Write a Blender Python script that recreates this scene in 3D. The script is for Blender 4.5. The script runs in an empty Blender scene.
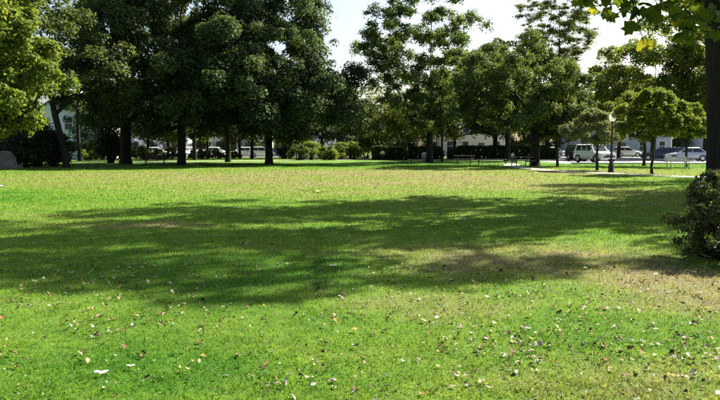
import bpy, bmesh, math, random
import numpy as np
from mathutils import Vector, Matrix, Euler

# ------------------------------------------------------------------ camera, sky, sun, exposure
scene = bpy.context.scene
C = scene.collection
FPX = 700.0                      # focal length in photo pixels (photo 720 x 400)
CAM_H = 1.6
PITCH = math.atan(54.0 / FPX)    # horizon on photo row 146

cam_d = bpy.data.cameras.new('camera')
cam_d.sensor_width = 36.0
cam_d.lens = 36.0 * FPX / 720.0
cam_d.clip_start = 0.05
cam_d.clip_end = 6000
cam = bpy.data.objects.new('camera', cam_d)
C.objects.link(cam)
cam.location = (0, 0, CAM_H)
cam.rotation_euler = (math.pi / 2 - PITCH, 0, 0)
scene.camera = cam

SUN_AZ = math.radians(50)        # to the right of the viewing direction (+Y)
SUN_EL = math.radians(40)
w = bpy.data.worlds.new('World')
scene.world = w
w.use_nodes = True
wn = w.node_tree.nodes
sky = wn.new('ShaderNodeTexSky')
sky.sky_type = 'NISHITA'
sky.sun_disc = False
sky.sun_elevation = SUN_EL
sky.sun_rotation = SUN_AZ
sky.air_density = 1.0
sky.dust_density = 3.0
sky.ozone_density = 1.0
wn['Background'].inputs['Strength'].default_value = 0.055
w.node_tree.links.new(sky.outputs[0], wn['Background'].inputs['Color'])

sun_d = bpy.data.lights.new('sun', 'SUN')
sun_d.energy = 5.0
sun_d.angle = math.radians(0.6)
sun_d.color = (1.0, 0.94, 0.84)
sun = bpy.data.objects.new('sun', sun_d)
C.objects.link(sun)
sd = Vector((math.sin(SUN_AZ) * math.cos(SUN_EL), math.cos(SUN_AZ) * math.cos(SUN_EL), math.sin(SUN_EL)))
sun.rotation_euler = sd.to_track_quat('Z', 'Y').to_euler()
sun.location = sd * 50

scene.view_settings.view_transform = 'Standard'
scene.view_settings.look = 'None'
scene.view_settings.exposure = 1.95
scene.view_settings.gamma = 1.0
scene.view_settings.use_curve_mapping = False
scene.render.engine = 'CYCLES'
scene.cycles.max_bounces = 6
scene.cycles.diffuse_bounces = 3
scene.cycles.glossy_bounces = 2
scene.cycles.transmission_bounces = 4
scene.cycles.transparent_max_bounces = 4
scene.cycles.use_denoising = False
scene.cycles.sample_clamp_indirect = 6.0

# ------------------------------------------------------------------ helpers
def ray(px, py):
    u, v = (px - 360) / FPX, (200 - py) / FPX
    return Vector((u, math.cos(PITCH) + v * math.sin(PITCH), -math.sin(PITCH) + v * math.cos(PITCH)))

def gp(px, py):
    """photo pixel -> point on the ground"""
    d = ray(px, py)
    t = -CAM_H / d.z
    return Vector((d.x * t, d.y * t, 0))

def at(px, py, Y):
    d = ray(px, py)
    t = Y / d.y
    return Vector((d.x * t, Y, CAM_H + d.z * t))

def tag(o, label=None, cat=None, group=None, kind=None):
    if label: o['label'] = label
    if cat: o['category'] = cat
    if group: o['group'] = group
    if kind: o['kind'] = kind
    return o

def empty(name, loc=(0, 0, 0), rz=0.0, label=None, cat=None, group=None):
    o = bpy.data.objects.new(name, None)
    C.objects.link(o)
    o.location = loc
    o.rotation_euler = (0, 0, rz)
    o.empty_display_size = 0.2
    return tag(o, label, cat, group)

def link(name, me, mat=None, parent=None):
    o = bpy.data.objects.new(name, me)
    C.objects.link(o)
    if mat is not None and not me.materials:
        me.materials.append(mat)
    if parent is not None:
        o.parent = parent
    return o

def mesh_np(name, V, F, mat=None, smooth=False, tint=None):
    V = np.asarray(V, np.float32); F = np.asarray(F, np.int32)
    me = bpy.data.meshes.new(name)
    k = F.shape[1]
    me.vertices.add(len(V)); me.vertices.foreach_set('co', V.ravel())
    me.loops.add(F.size); me.loops.foreach_set('vertex_index', F.ravel())
    me.polygons.add(len(F)); me.polygons.foreach_set('loop_start', np.arange(len(F), dtype=np.int32) * k)
    if smooth:
        me.polygons.foreach_set('use_smooth', np.ones(len(F), dtype=bool))
    me.update(calc_edges=True)
    if tint is not None:
        a = me.attributes.new('tint', 'FLOAT', 'FACE')
        a.data.foreach_set('value', np.asarray(tint, np.float32))
    if mat is not None:
        me.materials.append(mat)
    return me

def bm_mesh(name, bm, mat=None, smooth=False):
    me = bpy.data.meshes.new(name)
    bmesh.ops.recalc_face_normals(bm, faces=bm.faces[:])
    bm.to_mesh(me); bm.free()
    if smooth:
        for p in me.polygons: p.use_smooth = True
    if mat is not None: me.materials.append(mat)
    return me

def bm_box(bm, c, s, rot=None, bevel=0.0):
    """box with centre c, full size s"""
    m = Matrix.Translation(Vector(c))
    if rot is not None: m = m @ Euler(rot).to_matrix().to_4x4()
    m = m @ Matrix.Diagonal((s[0], s[1], s[2], 1))
    r = bmesh.ops.create_cube(bm, size=1, matrix=m)
    if bevel:
        es = list({e for v in r['verts'] for e in v.link_edges})
        bmesh.ops.bevel(bm, geom=es, offset=bevel, segments=2, affect='EDGES', profile=0.6)

def box_obj(name, c, s, mat, parent=None, rot=None, bevel=0.0):
    bm = bmesh.new(); bm_box(bm, c, s, rot, bevel)
    return link(name, bm_mesh(name, bm, mat), None, parent)

def lathe_mesh(name, prof, n, mat, smooth=True):
    """prof: list of (r, z)"""
    P = np.array(prof); a = np.linspace(0, 2 * np.pi, n, endpoint=False)
    V = np.stack([np.outer(P[:, 0], np.cos(a)), np.outer(P[:, 0], np.sin(a)), np.repeat(P[:, 1:2], n, 1)], -1).reshape(-1, 3)
    F = []
    for i in range(len(P) - 1):
        for j in range(n):
            k = (j + 1) % n
            F.append((i * n + j, i * n + k, (i + 1) * n + k, (i + 1) * n + j))
    return mesh_np(name, V, F, mat, smooth)

def poly_obj(name, pts, mat, parent=None):
    bm = bmesh.new()
    bm.faces.new([bm.verts.new(p) for p in pts])
    return link(name, bm_mesh(name, bm, mat), None, parent)

def tube(pts, rad, k=6):
    """swept tube; returns V,F(quads)"""
    P = np.asarray(pts, float); R = np.asarray(rad, float)
    T = np.gradient(P, axis=0)
    T /= np.linalg.norm(T, axis=1)[:, None] + 1e-9
    ref = np.where(np.abs(T[:, 2:3]) > 0.9, np.array([[1.0, 0, 0]]), np.array([[0, 0, 1.0]]))
    ref[:] = ref[0]
    A = np.cross(T, ref); A /= np.linalg.norm(A, axis=1)[:, None] + 1e-9
    B = np.cross(T, A)
    a = np.linspace(0, 2 * np.pi, k, endpoint=False)
    V = P[:, None] + R[:, None, None] * (np.cos(a)[None, :, None] * A[:, None] + np.sin(a)[None, :, None] * B[:, None])
    n = len(P)
    i, j = np.meshgrid(np.arange(n - 1), np.arange(k), indexing='ij')
    j2 = (j + 1) % k
    F = np.stack([i * k + j, i * k + j2, (i + 1) * k + j2, (i + 1) * k + j], -1).reshape(-1, 4)
    return V.reshape(-1, 3), F

def join_np(parts):
    Vs, Fs, o = [], [], 0
    for V, F in parts:
        Vs.append(V); Fs.append(np.asarray(F) + o); o += len(V)
    return np.concatenate(Vs), np.concatenate(Fs)

def vnoise(x, y, scale, seed=0):
    """smooth value noise, 0..1"""
    r = np.random.default_rng(seed).random((64, 64))
    u, v = x / scale + 31.7, y / scale + 17.3
    i, j = np.floor(u).astype(int), np.floor(v).astype(int)
    f, g = u - i, v - j
    f = f * f * (3 - 2 * f); g = g * g * (3 - 2 * g)
    q = lambda a, b: r[a % 64, b % 64]
    return (q(i, j) * (1 - f) + q(i + 1, j) * f) * (1 - g) + (q(i, j + 1) * (1 - f) + q(i + 1, j + 1) * f) * g

# ------------------------------------------------------------------ materials
def nt(name):
    m = bpy.data.materials.new(name); m.use_nodes = True
    t = m.node_tree
    return m, t, t.nodes['Principled BSDF'], t.nodes['Material Output']

def N(t, typ, **kw):
    n = t.nodes.new(typ)
    for k, v in kw.items(): setattr(n, k, v)
    return n

def ramp(t, stops):
    r = N(t, 'ShaderNodeValToRGB')
    e = r.color_ramp.elements
    while len(e) < len(stops): e.new(0.5)
    for i, (p, c) in enumerate(stops):
        e[i].position = p; e[i].color = (*c, 1)
    return r

def simple(name, col, rough=0.6, spec=0.4, metal=0.0, noise=0.12, nscale=6.0, bump=0.0, coat=0.0):
    """base colour with a gentle large and small scale variation"""
    m, t, p, o = nt(name)
    geo = N(t, 'ShaderNodeTexCoord')
    nz = N(t, 'ShaderNodeTexNoise'); nz.inputs['Scale'].default_value = nscale
    nz.inputs['Detail'].default_value = 6; nz.inputs['Roughness'].default_value = 0.65
    t.links.new(geo.outputs['Object'], nz.inputs['Vector'])
    c = np.array(col)
    r = ramp(t, [(0.25, tuple(c * (1 - noise * 2))), (0.5, tuple(c)), (0.78, tuple(np.minimum(c * (1 + noise * 1.6), 0.95)))])
    t.links.new(nz.outputs['Fac'], r.inputs['Fac'])
    t.links.new(r.outputs['Color'], p.inputs['Base Color'])
    p.inputs['Roughness'].default_value = rough
    p.inputs['Specular IOR Level'].default_value = spec
    p.inputs['Metallic'].default_value = metal
    if coat: p.inputs['Coat Weight'].default_value = coat
    if bump:
        b = N(t, 'ShaderNodeBump'); b.inputs['Strength'].default_value = bump; b.inputs['Distance'].default_value = 0.03
        t.links.new(nz.outputs['Fac'], b.inputs['Height'])
        t.links.new(b.outputs['Normal'], p.inputs['Normal'])
    return m

def leaf_mat(name, c0, c1, c2, trans=0.35, rough=0.62, spec=0.16, warm=1.2):
    m, t, p, o = nt(name)
    a = N(t, 'ShaderNodeAttribute', attribute_name='tint')
    r = ramp(t, [(0.05, c0), (0.5, c1), (0.95, c2)])
    t.links.new(a.outputs['Fac'], r.inputs['Fac'])
    t.links.new(r.outputs['Color'], p.inputs['Base Color'])
    p.inputs['Roughness'].default_value = rough
    p.inputs['Specular IOR Level'].default_value = spec
    tr = N(t, 'ShaderNodeBsdfTranslucent')
    mul = N(t, 'ShaderNodeMix', data_type='RGBA', blend_type='MULTIPLY')
    mul.inputs['Factor'].default_value = 1.0
    mul.inputs['B'].default_value = (1.5 * warm, 1.6, 0.7, 1)
    t.links.new(r.outputs['Color'], mul.inputs['A'])
    t.links.new(mul.outputs['Result'], tr.inputs['Color'])
    mx = N(t, 'ShaderNodeMixShader'); mx.inputs[0].default_value = trans
    t.links.new(p.outputs[0], mx.inputs[1]); t.links.new(tr.outputs[0], mx.inputs[2])
    t.links.new(mx.outputs[0], o.inputs['Surface'])
    return m

M = {}
M['leaf_dark'] = leaf_mat('leaf_dark', (0.020, 0.042, 0.022), (0.044, 0.080, 0.034), (0.105, 0.145, 0.050), 0.32)
M['leaf_oak'] = leaf_mat('leaf_oak', (0.024, 0.046, 0.020), (0.054, 0.090, 0.030), (0.13, 0.15, 0.046), 0.34)
M['leaf_mid'] = leaf_mat('leaf_mid', (0.030, 0.060, 0.020), (0.068, 0.110, 0.032), (0.15, 0.18, 0.052), 0.38)
M['leaf_bright'] = leaf_mat('leaf_bright', (0.056, 0.096, 0.016), (0.105, 0.152, 0.028), (0.20, 0.225, 0.050), 0.42, warm=1.12)
M['leaf_light'] = leaf_mat('leaf_light', (0.032, 0.060, 0.018), (0.070, 0.110, 0.030), (0.16, 0.185, 0.055), 0.40, warm=1.1)
M['leaf_pale'] = leaf_mat('leaf_pale', (0.060, 0.085, 0.035), (0.125, 0.150, 0.065), (0.26, 0.26, 0.14), 0.36, warm=1.05)
M['leaf_olive'] = leaf_mat('leaf_olive', (0.040, 0.060, 0.016), (0.085, 0.100, 0.026), (0.17, 0.155, 0.045), 0.36)
M['leaf_yellow'] = leaf_mat('leaf_yellow', (0.046, 0.084, 0.014), (0.105, 0.145, 0.022), (0.21, 0.21, 0.038), 0.46, 0.62, 0.16, 1.05)
M['leaf_bush'] = leaf_mat('leaf_bush', (0.034, 0.058, 0.022), (0.080, 0.115, 0.040), (0.20, 0.21, 0.09), 0.42, 0.5, 0.25)
M['leaf_hedge'] = leaf_mat('leaf_hedge', (0.022, 0.040, 0.012), (0.040, 0.066, 0.016), (0.08, 0.11, 0.025), 0.22)
M['leaf_conifer'] = leaf_mat('leaf_conifer', (0.012, 0.026, 0.012), (0.022, 0.042, 0.016), (0.04, 0.062, 0.022), 0.12)
M['leaf_near'] = leaf_mat('leaf_near', (0.050, 0.085, 0.012), (0.085, 0.125, 0.018), (0.20, 0.21, 0.025), 0.40)

def bark(name, c):
    m, t, p, o = nt(name)
    tc = N(t, 'ShaderNodeTexCoord'); mp = N(t, 'ShaderNodeMapping')
    mp.inputs['Scale'].default_value = (9, 9, 1.6)
    nz = N(t, 'ShaderNodeTexNoise'); nz.inputs['Scale'].default_value = 1.6; nz.inputs['Detail'].default_value = 7
    nz.inputs['Roughness'].default_value = 0.7
    t.links.new(tc.outputs['Object'], mp.inputs['Vector']); t.links.new(mp.outputs[0], nz.inputs['Vector'])
    c = np.array(c)
    r = ramp(t, [(0.3, tuple(c * 0.45)), (0.55, tuple(c)), (0.8, tuple(c * 1.7))])
    t.links.new(nz.outputs['Fac'], r.inputs[0]); t.links.new(r.outputs[0], p.inputs['Base Color'])
    b = N(t, 'ShaderNodeBump'); b.inputs['Strength'].default_value = 0.9; b.inputs['Distance'].default_value = 0.05
    t.links.new(nz.outputs['Fac'], b.inputs['Height']); t.links.new(b.outputs[0], p.inputs['Normal'])
    p.inputs['Roughness'].default_value = 0.9; p.inputs['Specular IOR Level'].default_value = 0.15
    return m
M['bark'] = bark('bark', (0.030, 0.025, 0.021))
M['bark_grey'] = bark('bark_grey', (0.045, 0.040, 0.036))

# lawn colour: one node group shared by the ground sheet and the blades
def lawn_group():
    g = bpy.data.node_groups.new('lawn_colour', 'ShaderNodeTree')
    g.interface.new_socket('Colour', in_out='OUTPUT', socket_type='NodeSocketColor')
    g.interface.new_socket('Dry', in_out='OUTPUT', socket_type='NodeSocketFloat')
    out = g.nodes.new('NodeGroupOutput')
    geo = N(g, 'ShaderNodeNewGeometry')
    flat = N(g, 'ShaderNodeVectorMath', operation='MULTIPLY'); flat.inputs[1].default_value = (1, 1, 0)
    g.links.new(geo.outputs['Position'], flat.inputs[0])
    def noise(scale, det=4, rough=0.6, stretch=None):
        n = N(g, 'ShaderNodeTexNoise'); n.inputs['Scale'].default_value = scale
        n.inputs['Detail'].default_value = det; n.inputs['Roughness'].default_value = rough
        src = flat.outputs[0]
        if stretch:
            m = N(g, 'ShaderNodeVectorMath', operation='MULTIPLY'); m.inputs[1].default_value = stretch
            g.links.new(src, m.inputs[0]); src = m.outputs[0]
        g.links.new(src, n.inputs['Vector'])
        return n.outputs['Fac']
    def math_(op, a, b):
        n = N(g, 'ShaderNodeMath', operation=op)
        for i, v in enumerate((a, b)):
            if isinstance(v, (int, float)): n.inputs[i].default_value = v
            else: g.links.new(v, n.inputs[i])
        return n.outputs[0]
    def spot(cx, cy, rx, ry, amt):
        s = N(g, 'ShaderNodeVectorMath', operation='SUBTRACT'); s.inputs[1].default_value = (cx, cy, 0)
        g.links.new(flat.outputs[0], s.inputs[0])
        m = N(g, 'ShaderNodeVectorMath', operation='MULTIPLY'); m.inputs[1].default_value = (1 / rx, 1 / ry, 0)
        g.links.new(s.outputs[0], m.inputs[0])
        l = N(g, 'ShaderNodeVectorMath', operation='LENGTH'); g.links.new(m.outputs[0], l.inputs[0])
        r = N(g, 'ShaderNodeMapRange', interpolation_type='SMOOTHSTEP')
        r.inputs['From Min'].default_value = 1.0; r.inputs['From Max'].default_value = 0.25
        r.inputs['To Min'].default_value = 0.0; r.inputs['To Max'].default_value = amt
        g.links.new(l.outputs['Value'], r.inputs['Value'])
        return r.outputs[0]
    dry = math_('MULTIPLY', noise(0.16, 3), 0.55)
    dry = math_('ADD', dry, math_('MULTIPLY', noise(0.9, 5, 0.7), 0.55))
    dry = math_('ADD', dry, math_('MULTIPLY', noise(7.0, 3, 0.7), 0.30))
    for s in ((2.6, 10.0, 3.4, 2.6, 0.25), (4.2, 7.6, 2.2, 2.4, 0.24), (2.2, 4.4, 2.2, 1.0, 0.15), (-4.0, 14.0, 2.6, 1.1, 0.26),
              (4, 36, 38, 20, 0.24), (16, 31, 9, 12, -0.30), (-14, 22, 9, 6, -0.20), (0.8, 7.0, 1.6, 0.9, 0.16),
              (0, 60, 60, 9, -0.12), (-1.5, 8.8, 3.5, 2.2, -0.12), (-1.6, 4.9, 1.5, 1.0, -0.08), (2.4, 6.0, 1.7, 0.9, -0.10)):
        dry = math_('ADD', dry, spot(*s))
    r = ramp(g, [(0.52, (0.058, 0.168, 0.014)), (0.72, (0.122, 0.228, 0.026)), (0.90, (0.182, 0.224, 0.060)), (1.0, (0.218, 0.208, 0.104))])
    g.links.new(dry, r.inputs['Fac'])
    mo = ramp(g, [(0.30, (0.66, 0.70, 0.66)), (0.5, (0.98, 0.98, 0.98)), (0.72, (1.25, 1.18, 1.2))])
    g.links.new(noise(2.6, 6, 0.75), mo.inputs['Fac'])
    mm = N(g, 'ShaderNodeMix', data_type='RGBA', blend_type='MULTIPLY'); mm.inputs['Factor'].default_value = 1
    g.links.new(r.outputs['Color'], mm.inputs['A']); g.links.new(mo.outputs['Color'], mm.inputs['B'])
    g.links.new(mm.outputs['Result'], out.inputs['Colour'])
    g.links.new(dry, out.inputs['Dry'])
    return g
LG = lawn_group()

def lawn_material():
    m, t, p, o = nt('lawn')
    g = N(t, 'ShaderNodeGroup'); g.node_tree = LG
    tc = N(t, 'ShaderNodeNewGeometry')
    nz = N(t, 'ShaderNodeTexNoise'); nz.inputs['Scale'].default_value = 38; nz.inputs['Detail'].default_value = 5; nz.inputs['Roughness'].default_value = 0.8
    t.links.new(tc.outputs['Position'], nz.inputs['Vector'])
    r = ramp(t, [(0.30, (0.35, 0.34, 0.30)), (0.55, (0.85, 0.85, 0.85)), (0.8, (1.25, 1.2, 1.1))])
    t.links.new(nz.outputs['Fac'], r.inputs[0])
    mx = N(t, 'ShaderNodeMix', data_type='RGBA', blend_type='MULTIPLY'); mx.inputs['Factor'].default_value = 1
    t.links.new(g.outputs[0], mx.inputs['A']); t.links.new(r.outputs[0], mx.inputs['B'])
    t.links.new(mx.outputs['Result'], p.inputs['Base Color'])
    b = N(t, 'ShaderNodeBump'); b.inputs['Strength'].default_value = 0.8; b.inputs['Distance'].default_value = 0.04
    t.links.new(nz.outputs['Fac'], b.inputs['Height']); t.links.new(b.outputs[0], p.inputs['Normal'])
    p.inputs['Roughness'].default_value = 0.95; p.inputs['Specular IOR Level'].default_value = 0.1
    return m
M['lawn'] = lawn_material()

def blade_material():
    m, t, p, o = nt('grass_blade')
    g = N(t, 'ShaderNodeGroup'); g.node_tree = LG
    a = N(t, 'ShaderNodeAttribute', attribute_name='tint')
    r = ramp(t, [(0.0, (0.42, 0.45, 0.4)), (0.5, (1.0, 1.0, 1.0)), (0.85, (1.22, 1.12, 1.1)), (1.0, (1.7, 1.3, 1.5))])
    t.links.new(a.outputs['Fac'], r.inputs[0])
    mx = N(t, 'ShaderNodeMix', data_type='RGBA', blend_type='MULTIPLY'); mx.inputs['Factor'].default_value = 1
    t.links.new(g.outputs[0], mx.inputs['A']); t.links.new(r.outputs[0], mx.inputs['B'])
    t.links.new(mx.outputs['Result'], p.inputs['Base Color'])
    p.inputs['Roughness'].default_value = 0.75; p.inputs['Specular IOR Level'].default_value = 0.06
    tr = N(t, 'ShaderNodeBsdfTranslucent')
    mu = N(t, 'ShaderNodeMix', data_type='RGBA', blend_type='MULTIPLY'); mu.inputs['Factor'].default_value = 1
    mu.inputs['B'].default_value = (1.75, 1.6, 0.9, 1)
    t.links.new(mx.outputs['Result'], mu.inputs['A']); t.links.new(mu.outputs['Result'], tr.inputs['Color'])
    s = N(t, 'ShaderNodeMixShader'); s.inputs[0].default_value = 0.35
    t.links.new(p.outputs[0], s.inputs[1]); t.links.new(tr.outputs[0], s.inputs[2]); t.links.new(s.outputs[0], o.inputs['Surface'])
    return m
M['blade'] = blade_material()

M['asphalt'] = simple('asphalt', (0.27, 0.265, 0.26), 0.85, 0.3, noise=0.1, nscale=0.8, bump=0.2)
M['concrete'] = simple('concrete', (0.33, 0.315, 0.285), 0.85, 0.3, noise=0.12, nscale=1.5)
M['kerb'] = simple('kerb', (0.36, 0.35, 0.33), 0.85, 0.3)
M['paint_line'] = simple('paint_line', (0.75, 0.75, 0.72), 0.7, 0.3)
M['white_siding'] = simple('white_siding', (0.66, 0.68, 0.70), 0.7, 0.3, noise=0.05)
M['blue_siding'] = simple('blue_siding', (0.30, 0.36, 0.46), 0.7, 0.3, noise=0.06)
M['cream_siding'] = simple('cream_siding', (0.60, 0.54, 0.46), 0.7, 0.3, noise=0.06)
M['trim'] = simple('trim', (0.75, 0.75, 0.74), 0.6, 0.3, noise=0.04)
M['shingle'] = simple('shingle', (0.11, 0.11, 0.12), 0.9, 0.2, noise=0.2, nscale=3)
M['shingle_grey'] = simple('shingle_grey', (0.26, 0.27, 0.29), 0.9, 0.2, noise=0.15, nscale=3)
M['pane'] = simple('window_pane', (0.03, 0.04, 0.05), 0.06, 0.6, noise=0.05)
M['brick'] = simple('chimney_brick', (0.25, 0.10, 0.07), 0.9, 0.2, noise=0.2, nscale=8)
M['door_dark'] = simple('door_paint', (0.09, 0.07, 0.06), 0.5, 0.4)
M['tyre'] = simple('tyre_rubber', (0.02, 0.02, 0.02), 0.85, 0.2)
M['rim'] = simple('rim_metal', (0.5, 0.5, 0.52), 0.3, 0.5, metal=0.8)
M['car_glass'] = simple('car_glass', (0.025, 0.03, 0.035), 0.04, 0.7, noise=0.02)
M['car_white'] = simple('car_white', (0.72, 0.73, 0.74), 0.3, 0.5, noise=0.02, coat=0.6)
M['car_silver'] = simple('car_silver', (0.46, 0.47, 0.49), 0.3, 0.5, metal=0.4, noise=0.02, coat=0.6)
M['car_dark'] = simple('car_dark', (0.030, 0.035, 0.042), 0.25, 0.5, noise=0.02, coat=0.6)
M['car_blue'] = simple('car_blue', (0.05, 0.09, 0.22), 0.28, 0.5, noise=0.02, coat=0.6)
M['car_green'] = simple('car_green', (0.05, 0.075, 0.065), 0.28, 0.5, noise=0.02, coat=0.6)
M['black_trim'] = simple('black_trim', (0.018, 0.018, 0.018), 0.5, 0.4)
M['headlamp'] = simple('headlamp', (0.75, 0.76, 0.78), 0.1, 0.7, noise=0.02)
M['tail'] = simple('tail_lamp', (0.35, 0.02, 0.02), 0.2, 0.5)
M['plate'] = simple('plate', (0.7, 0.7, 0.66), 0.5, 0.4)
M['iron'] = simple('iron', (0.014, 0.016, 0.015), 0.45, 0.4)
M['globe'] = simple('globe', (0.80, 0.79, 0.74), 0.3, 0.5, noise=0.03)
def frosted(name, c):
    m, t, p, o = nt(name)
    p.inputs['Base Color'].default_value = (*c, 1); p.inputs['Roughness'].default_value = 0.3
    tr = N(t, 'ShaderNodeBsdfTranslucent'); tr.inputs['Color'].default_value = (*c, 1)
    mx = N(t, 'ShaderNodeMixShader'); mx.inputs[0].default_value = 0.55
    t.links.new(p.outputs[0], mx.inputs[1]); t.links.new(tr.outputs[0], mx.inputs[2]); t.links.new(mx.outputs[0], o.inputs['Surface'])
    return m
M['globe'] = frosted('globe_glass', (0.88, 0.87, 0.82))
M['wood_dark'] = simple('wood_dark', (0.06, 0.046, 0.036), 0.8, 0.25, noise=0.2)
M['wood_grey'] = simple('wood_grey', (0.22, 0.21, 0.19), 0.8, 0.25, noise=0.15)
M['bench_pale'] = simple('bench_pale', (0.42, 0.41, 0.39), 0.7, 0.3, noise=0.1)
M['stone'] = simple('stone', (0.13, 0.127, 0.12), 0.9, 0.2, noise=0.22, nscale=1.8, bump=0.8)
M['bin_grey'] = simple('bin_grey', (0.30, 0.31, 0.31), 0.5, 0.4, noise=0.08)
M['paper'] = simple('paper', (0.80, 0.80, 0.78), 0.8, 0.2, noise=0.03)
M['wrapper_yellow'] = simple('wrapper_yellow', (0.80, 0.66, 0.10), 0.5, 0.4, noise=0.08)
M['wrapper_blue'] = simple('wrapper_blue', (0.45, 0.52, 0.72), 0.35, 0.5, noise=0.25, nscale=30)
def dead(name, c): return simple(name, c, 0.85, 0.12, noise=0.22, nscale=14)
M['dead_pale'] = dead('dead_pale', (0.34, 0.275, 0.19))
M['dead_white'] = dead('dead_white', (0.42, 0.38, 0.31))
M['dead_tan'] = dead('dead_tan', (0.26, 0.185, 0.1))
M['dead_brown'] = dead('dead_brown', (0.125, 0.075, 0.038))
M['dead_dark'] = dead('dead_dark', (0.058, 0.042, 0.026))
M['dead_orange'] = dead('dead_orange', (0.2, 0.105, 0.035))
M['dead_yellow'] = dead('dead_yellow', (0.3, 0.22, 0.06))
M['dead_grey'] = dead('dead_grey', (0.32, 0.32, 0.27))

# ------------------------------------------------------------------ the setting: ground, street, paths
me = bpy.data.meshes.new('lawn')
bm = bmesh.new()
bmesh.ops.create_circle(bm, cap_ends=True, radius=2500, segments=64)
bm.to_mesh(me); bm.free()
tag(link('lawn', me, M['lawn']), 'mown green lawn with dry tan patches', None, None, 'structure')

def strip(name, pts, width, z, mat, parent=None):
    P = np.array(pts, float)
    # smooth the poly-line
    t = np.linspace(0, len(P) - 1, (len(P) - 1) * 8 + 1)
    i = np.clip(np.floor(t).astype(int), 0, len(P) - 2); f = (t - i)[:, None]
    P0 = P[np.clip(i - 1, 0, len(P) - 1)]; P1 = P[i]; P2 = P[i + 1]; P3 = P[np.clip(i + 2, 0, len(P) - 1)]
    Q = 0.5 * (2 * P1 + (P2 - P0) * f + (2 * P0 - 5 * P1 + 4 * P2 - P3) * f ** 2 + (3 * P1 - P0 - 3 * P2 + P3) * f ** 3)
    T = np.gradient(Q, axis=0); T /= np.linalg.norm(T, axis=1)[:, None]
    Nn = np.stack([-T[:, 1], T[:, 0]], 1)
    wv = width / 2
    L = Q + Nn * wv; R = Q - Nn * wv
    n = len(Q)
    V = np.concatenate([np.c_[L, np.full(n, z)], np.c_[R, np.full(n, z)]])
    F = [(k + n, k + n + 1, k + 1, k) for k in range(n - 1)]
    o = link(name, mesh_np(name, V, F, mat), None, parent)
    if parent is None: tag(o, None, None, None, 'structure')
    return o, Q

path_r, QR = strip('footpath', [(13.5, 62.8), (12.0, 54), (12.3, 46.0), (14.4, 40.5), (16.6, 36.8), (20, 35.2), (30, 34)], 1.25, 0.02, M['concrete'])
path_l, QL = strip('footpath', [(-75, 66), (-42, 69), (-28, 70), (-20, 71.5), (-8, 77.5), (2, 82.3), (12, 81.8), (18, 77)], 1.5, 0.02, M['concrete'])
path_c, QC = strip('footpath', [(-70, 45), (-34, 50.2), (-28, 51.0), (-24, 52.4), (-18, 57)], 1.0, 0.02, M['concrete'])
path_r['label'] = 'pale concrete footpath winding past the lamp post'
path_l['label'] = 'pale concrete footpath running behind the tree trunks to the hedge'
path_c['label'] = 'pale footpath beside the grey boulder'

SX0, SX1 = -140, 140
tag(box_obj('street', (0, 100.5, -0.04), (280, 9, 0.10), M['asphalt']), 'grey asphalt street beyond the trees', None, None, 'structure')
# the forecourt where the road widens on the right
tag(box_obj('parking_area', (80, 78, -0.045), (122, 29.6, 0.10), M['asphalt']), 'sunlit grey asphalt parking area beside the park', None, None, 'structure')
tag(box_obj('pavement', (-61, 107.2, 0.03), (158, 2.6, 0.16), M['concrete']), 'concrete pavement along the far side of the street', None, None, 'structure')
tag(box_obj('pavement', (79, 107.2, 0.03), (120, 2.6, 0.16), M['concrete']), 'concrete pavement in front of the blue house', None, None, 'structure')
for cx, cy, sx, sy, lab in ((-60, 95.9, 157.5, 0.18, 'stone kerb along the park side of the street'), (80, 63.1, 122, 0.18, 'stone kerb between the lawn and the parking area')):
    tag(box_obj('kerb', (cx, cy, 0.03), (sx, sy, 0.16), M['kerb'], bevel=0.02), lab, None, None, 'structure')
for i in range(9):
    poly_obj('road_marking', [(-70 + i * 12, 100.45, 0.016), (-67 + i * 12, 100.45, 0.016), (-67 + i * 12, 100.6, 0.016), (-70 + i * 12, 100.6, 0.016)], M['paint_line'], bpy.data.objects['street'])
for i in range(8):
    x = 24 + i * 3.0
    poly_obj('road_marking', [(x, 79, 0.012), (x + 0.12, 79, 0.012), (x + 0.12, 84.5, 0.012), (x, 84.5, 0.012)], M['paint_line'], bpy.data.objects['parking_area'])

# ------------------------------------------------------------------ grass blades
def on_hard(x, y):
    h = (y > 62.8) & (x > 18.6) | (y > 95.6)
    for Q, wd in ((QR, 0.64), (QL, 0.78), (QC, 0.53)):
        d = np.full(x.shape, 1e9)
        for k in range(len(Q)):
            d = np.minimum(d, (x - Q[k, 0]) ** 2 + (y - Q[k, 1]) ** 2)
        h |= d < wd ** 2
    return h

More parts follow.
